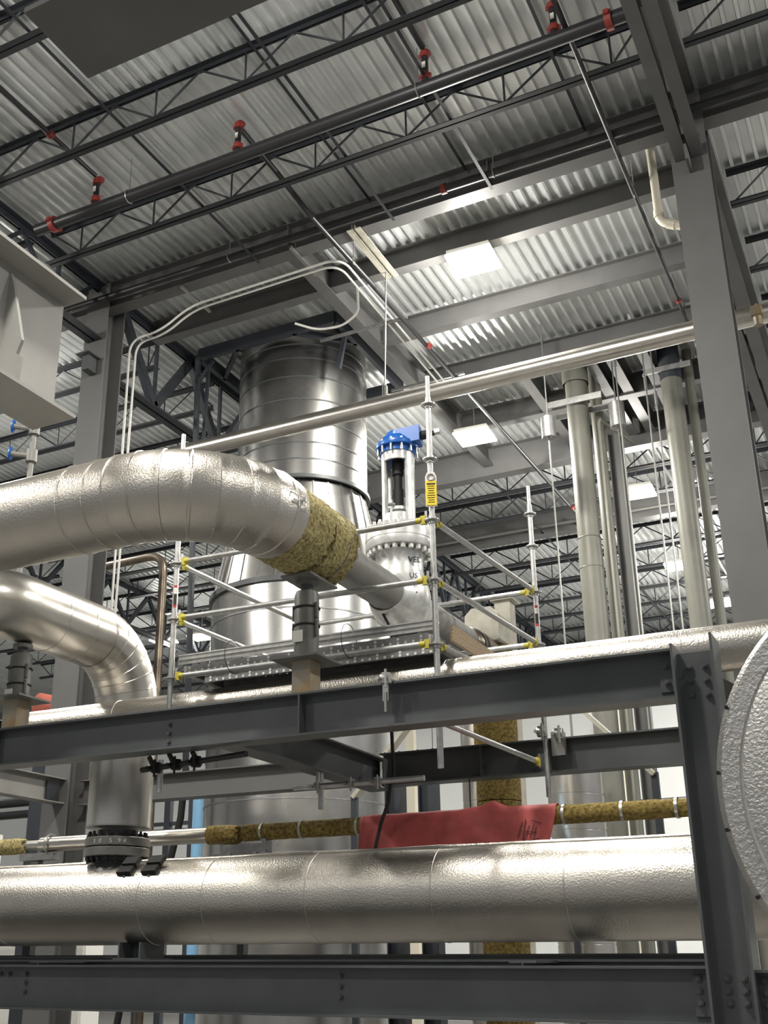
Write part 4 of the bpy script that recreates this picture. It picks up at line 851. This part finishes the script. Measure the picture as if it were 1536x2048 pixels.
tallpipe(-3.78, 16.95, 0.10, 'slimmer grey pipe rising just behind the clamped vent pipe', 9.5)
tallpipe(-2.24, 17.05, 0.078, 'slim grey pipe rising just behind the vent pipe beside the column', 9.5)
t = T('vent_pipe', 'thin zinc conduit standing beside the clamped vent pipe', 'conduit', (-3.62, 16.3, -H)); t.p('pipe', MB().sweep([(-3.62, 16.3, -H), (-3.62, 16.3, 8.15), (-3.6, 16.3, 8.2), (-3.25, 17.0, 8.0)], 0.028, 12), 'pipegrey')
t = T('steel_post', 'dark grey steel post standing close behind the clamped vent pipe', 'post', (-3.62, 17.3, -H)); t.p('shaft', MB().box(-3.72, -3.70, 17.25, 17.45, -H, 8.4).box(-3.52, -3.50, 17.25, 17.45, -H, 8.4).box(-3.70, -3.52, 17.34, 17.36, -H, 8.4), 'column')
def can(x, y, z, r, h, label, zr, zt=9.42):
    t = T('spring_hanger', label, 'spring hanger', (x, y, z))
    t.p('can', MB().lathe((x, y, z), (0, 0, 1), [(r*0.7, 0.03), (r, 0), (r, h), (r*0.9, h+0.01), (0.0, h+0.012)], 28), 'galv'); t.p('rod', MB().cyl((x, y, zr), (x, y, z+0.1), 0.013, 8), 'rod'); t.p('top_rod', MB().cyl((x, y, z+h), (x, y, zt), 0.012, 8), 'rod'); return t
can(-4.1, 15.0, 7.42, 0.105, 0.34, 'zinc spring can with a long rod, beside the rear scaffold post', 2.3)
can(-3.3, 16.2, 7.95, 0.125, 0.42, 'zinc spring can behind the thin conduit, between the two tall grey pipes', 2.6, 9.14)
for i, (px, y0, zt, lab) in enumerate(((-3.19, 15.9, 9.1, 'thin zinc rod hanging beside the spring can, in front of it'), (-2.75, 15.9, 8.6, 'thin zinc rod with a turnbuckle between the tall grey pipes'), (-2.62, 15.9, 8.3, 'second thin zinc rod with a turnbuckle between the tall grey pipes'), (-1.87, 15.9, 9.1, 'thin zinc rod hanging close to the wide column'), (-1.80, 16.25, 9.1, 'second thin zinc rod hanging close to the wide column'))):
    t = T('hanger_rod', lab, 'hanger rod', (px, y0, 2.7)); t.p('rod', MB().cyl((px, y0, 2.9), (px, y0, 9.45), 0.013, 8), 'rod'); t.p('turnbuckle', MB().cyl((px, y0, zt-0.25), (px, y0, zt-0.02), 0.026, 8).torus((px, y0, zt), (0, 1, 0), 0.03, 0.009, 14, 6), 'rod'); t.p('eye', MB().torus((px, y0, 2.9), (0, 1, 0), 0.05, 0.016, 14, 6), 'rod')
t = T('drain_pipe', 'cream plastic drain pipe with an elbow beside the wide column', 'drain pipe', (-1.66, 11.75, 8.2))
t.p('pipe', MB().sweep(smooth_path([(-1.655, 11.75, 9.53), (-1.65, 11.75, 8.36), (-1.2, 11.75, 8.10)], 0.1), 0.052, 18), 'pvc')
for a, b in (((-1.65, 11.75, 8.42), (-1.65, 11.75, 8.52)), ((-1.56, 11.75, 8.308), (-1.47, 11.75, 8.256))): t.p('collar', MB().cyl(a, b, 0.062, 18), 'pvc')

# ------------------------------------------------------------------ odds and ends at the picture edge
t = T('rusty_pipe', 'dark rusty pipe with an elbow between the grey column and the scaffold post', 'pipe', (-9.4, 12.6, -H))
t.p('pipe', MB().sweep(smooth_path([(-10.5, 12.6, 5.64), (-9.38, 12.6, 5.66), (-9.36, 12.6, -H)], 0.3), 0.062, 16), 'heat')
t = T('valve_stand', 'rusty vertical pipe with two small valves below the grey bracket beam', 'valve', (-7.76, 8.0, 3.4))
t.p('pipe', MB().cyl((-7.76, 8.0, 3.4), (-7.76, 8.0, 5.55), 0.03, 12), 'bare')
for z in (5.32, 5.0):
    t.p('valve_body', MB().cyl((-7.76, 8.0, z-0.07), (-7.76, 8.0, z+0.07), 0.06, 12).cyl((-7.77, 7.98, z), (-7.95, 7.86, z+0.02), 0.03, 10), 'bare')
    hw = MB(); c = V((-7.94, 7.87, z+0.02)); ax = V((0.83, 0.55, -0.1)).normalized(); hw.torus(c, ax, 0.06, 0.014, 10, 6).cyl(c-ax*0.02, c+ax*0.02, 0.022, 10)
    u = ax.cross(V((0, 0, 1))).normalized(); w = ax.cross(u)
    for k in range(5):
        a = 2*pi*k/5; hw.cyl(c, c+(u*cos(a)+w*sin(a))*0.06, 0.009, 6)
    t.p('handwheel', hw, 'blue', label='blue handwheel')
t = T('red_tank', 'dull red horizontal tank end just above the silver pipe at the picture edge', 'tank', (-11.9, 13.2, 3.5))
t.p('shell', MB().lathe((-11.92, 13.0, 3.72), (0.3, 1, 0), [(0.0, -0.04), (0.14, -0.03), (0.19, 0.0), (0.19, 0.5)], 32, False), 'redtank'); t.p('cradle', MB().box(-12.1, -11.7, 13.2, 13.3, -H, 3.54), 'truss')
# things beyond the rack, low down
for i, (x, y, r, lab, m) in enumerate(((-5.42, 12.0, 0.1, 'dark steel post behind the red sheet, beside the stack', 'truss'), (-5.0, 12.0, 0.1, 'second dark steel post behind the red sheet', 'truss'))):
    one('steel_post', MB().box(x-r, x+r, y-0.01, y+0.01, -H, 2.3).box(x-r, x-r+0.015, y-0.09, y+0.09, -H, 2.3).box(x+r-0.015, x+r, y-0.09, y+0.09, -H, 2.3), m, lab, 'post')
def strut(p0, p1, lab, m='beige'):
    lo = min(p0, p1, key=lambda p: p[2]); t = T('diagonal_brace', lab, 'brace', (lo[0], lo[1], -H))
    t.p('strut', MB().bar(p0, p1, 0.16, 0.05), m); t.p('foot_post', MB().box(lo[0]-0.04, lo[0]+0.04, lo[1]-0.03, lo[1]+0.03, -H, lo[2]+0.03), 'truss')
strut((-6.25, 12.6, 1.9), (-5.35, 12.6, 2.9), 'light diagonal brace leaning beside the stack, above the rack cross beam')
strut((-3.35, 12.8, 2.75), (-2.6, 12.8, 1.95), 'beige diagonal brace above the rear rack beam beside the vent pipe')
strut((-4.9, 14.5, 2.2), (-4.1, 14.5, 1.1), 'pale blue-grey diagonal brace behind the black wire', 'skyblue')
t = T('steam_duct', 'silver duct with curved joints behind the rear scaffold post foot', 'duct', (-4.2, 15.5, -H)); t.p('shell', MB().lathe((-4.2, 15.3, 0), (0, 0, 1), bands(-H, 2.6, 0.38, 9), 40, False), 'cladsm')
t = T('steam_duct', 'silver duct above the rear rack beam beside the vertical wool pipe', 'duct', (-4.95, 13.5, -H)); t.p('shell', MB().lathe((-4.9, 13.6, 0), (0, 0, 1), bands(-H, 2.9, 0.28, 9), 36, False), 'cladsm')
t = T('wall_frame', 'black upright frame with rungs behind the silver slim pipe', 'frame', (-11.5, 16, -H))
for x in (-11.95, -11.5, -11.0): t.p('upright', MB().box(x-0.06, x+0.06, 15.95, 16.05, -H, 3.0), 'truss')
for z in (0.6, 1.4, 2.2, 2.9): t.p('rung', MB().box(-12.0, -10.95, 15.97, 16.03, z-0.03, z+0.03), 'truss')
t = T('blue_pipe', 'pale blue vertical pipe beside the foot of the stack', 'pipe', (-9.75, 14.4, -H)); t.p('pipe', MB().cyl((-9.75, 14.4, -H), (-9.75, 14.4, 2.7), 0.13, 20), 'skyblue')
t = T('black_hose', 'black hose hanging in front of the blue pipe beside the stack', 'hose', (-9.6, 14.0, -H)); t.p('hose', MB().sweep([(-9.3, 13.3, 2.6), (-9.35, 13.3, 1.9), (-9.5, 13.3, 1.3), (-9.75, 13.3, 0.6), (-10.1, 13.3, 0.0), (-10.4, 13.3, -H)], 0.05, 12), 'blackmatt')
for i, z in enumerate((2.55, 2.35, 1.4)):
    one('black_pipe', MB().cyl((-18, 15.0, z), (-12.3, 15.0, z+0.05), 0.07, 14), 'black', 'black horizontal pipe past the grey column, %s from the top' % ORD[i], 'pipe', base=(-15, 15, z))
for i, (x, w, z0, z1) in enumerate(((-15.6, 0.9, -H, 1.3), (-14.3, 0.8, -H, 2.1), (-17.2, 1.1, -H, 2.4))):
    t = T('control_cabinet', 'white control cabinet seen under the pipes past the grey column, %s one' % ORD[i], 'cabinet', (x, 17, -H)); t.p('body', MB().box(x-w/2, x+w/2, 17, 17.5, z0, z1), 'white'); t.p('door', MB().box(x-w/2+0.04, x+w/2-0.04, 16.97, 17, z0+0.1, z1-0.06), 'white')
for i, (x, y) in enumerate(((-12.5, 24.0), (-7.2, 27.0), (-4.2, 30.0))):
    one('end_wall_post', MB().box(x-0.12, x+0.12, y+4.7, y+4.9, -H, 7.5), 'pvc', 'pale steel post in front of the white end wall, %s one' % ORD[i], 'post')
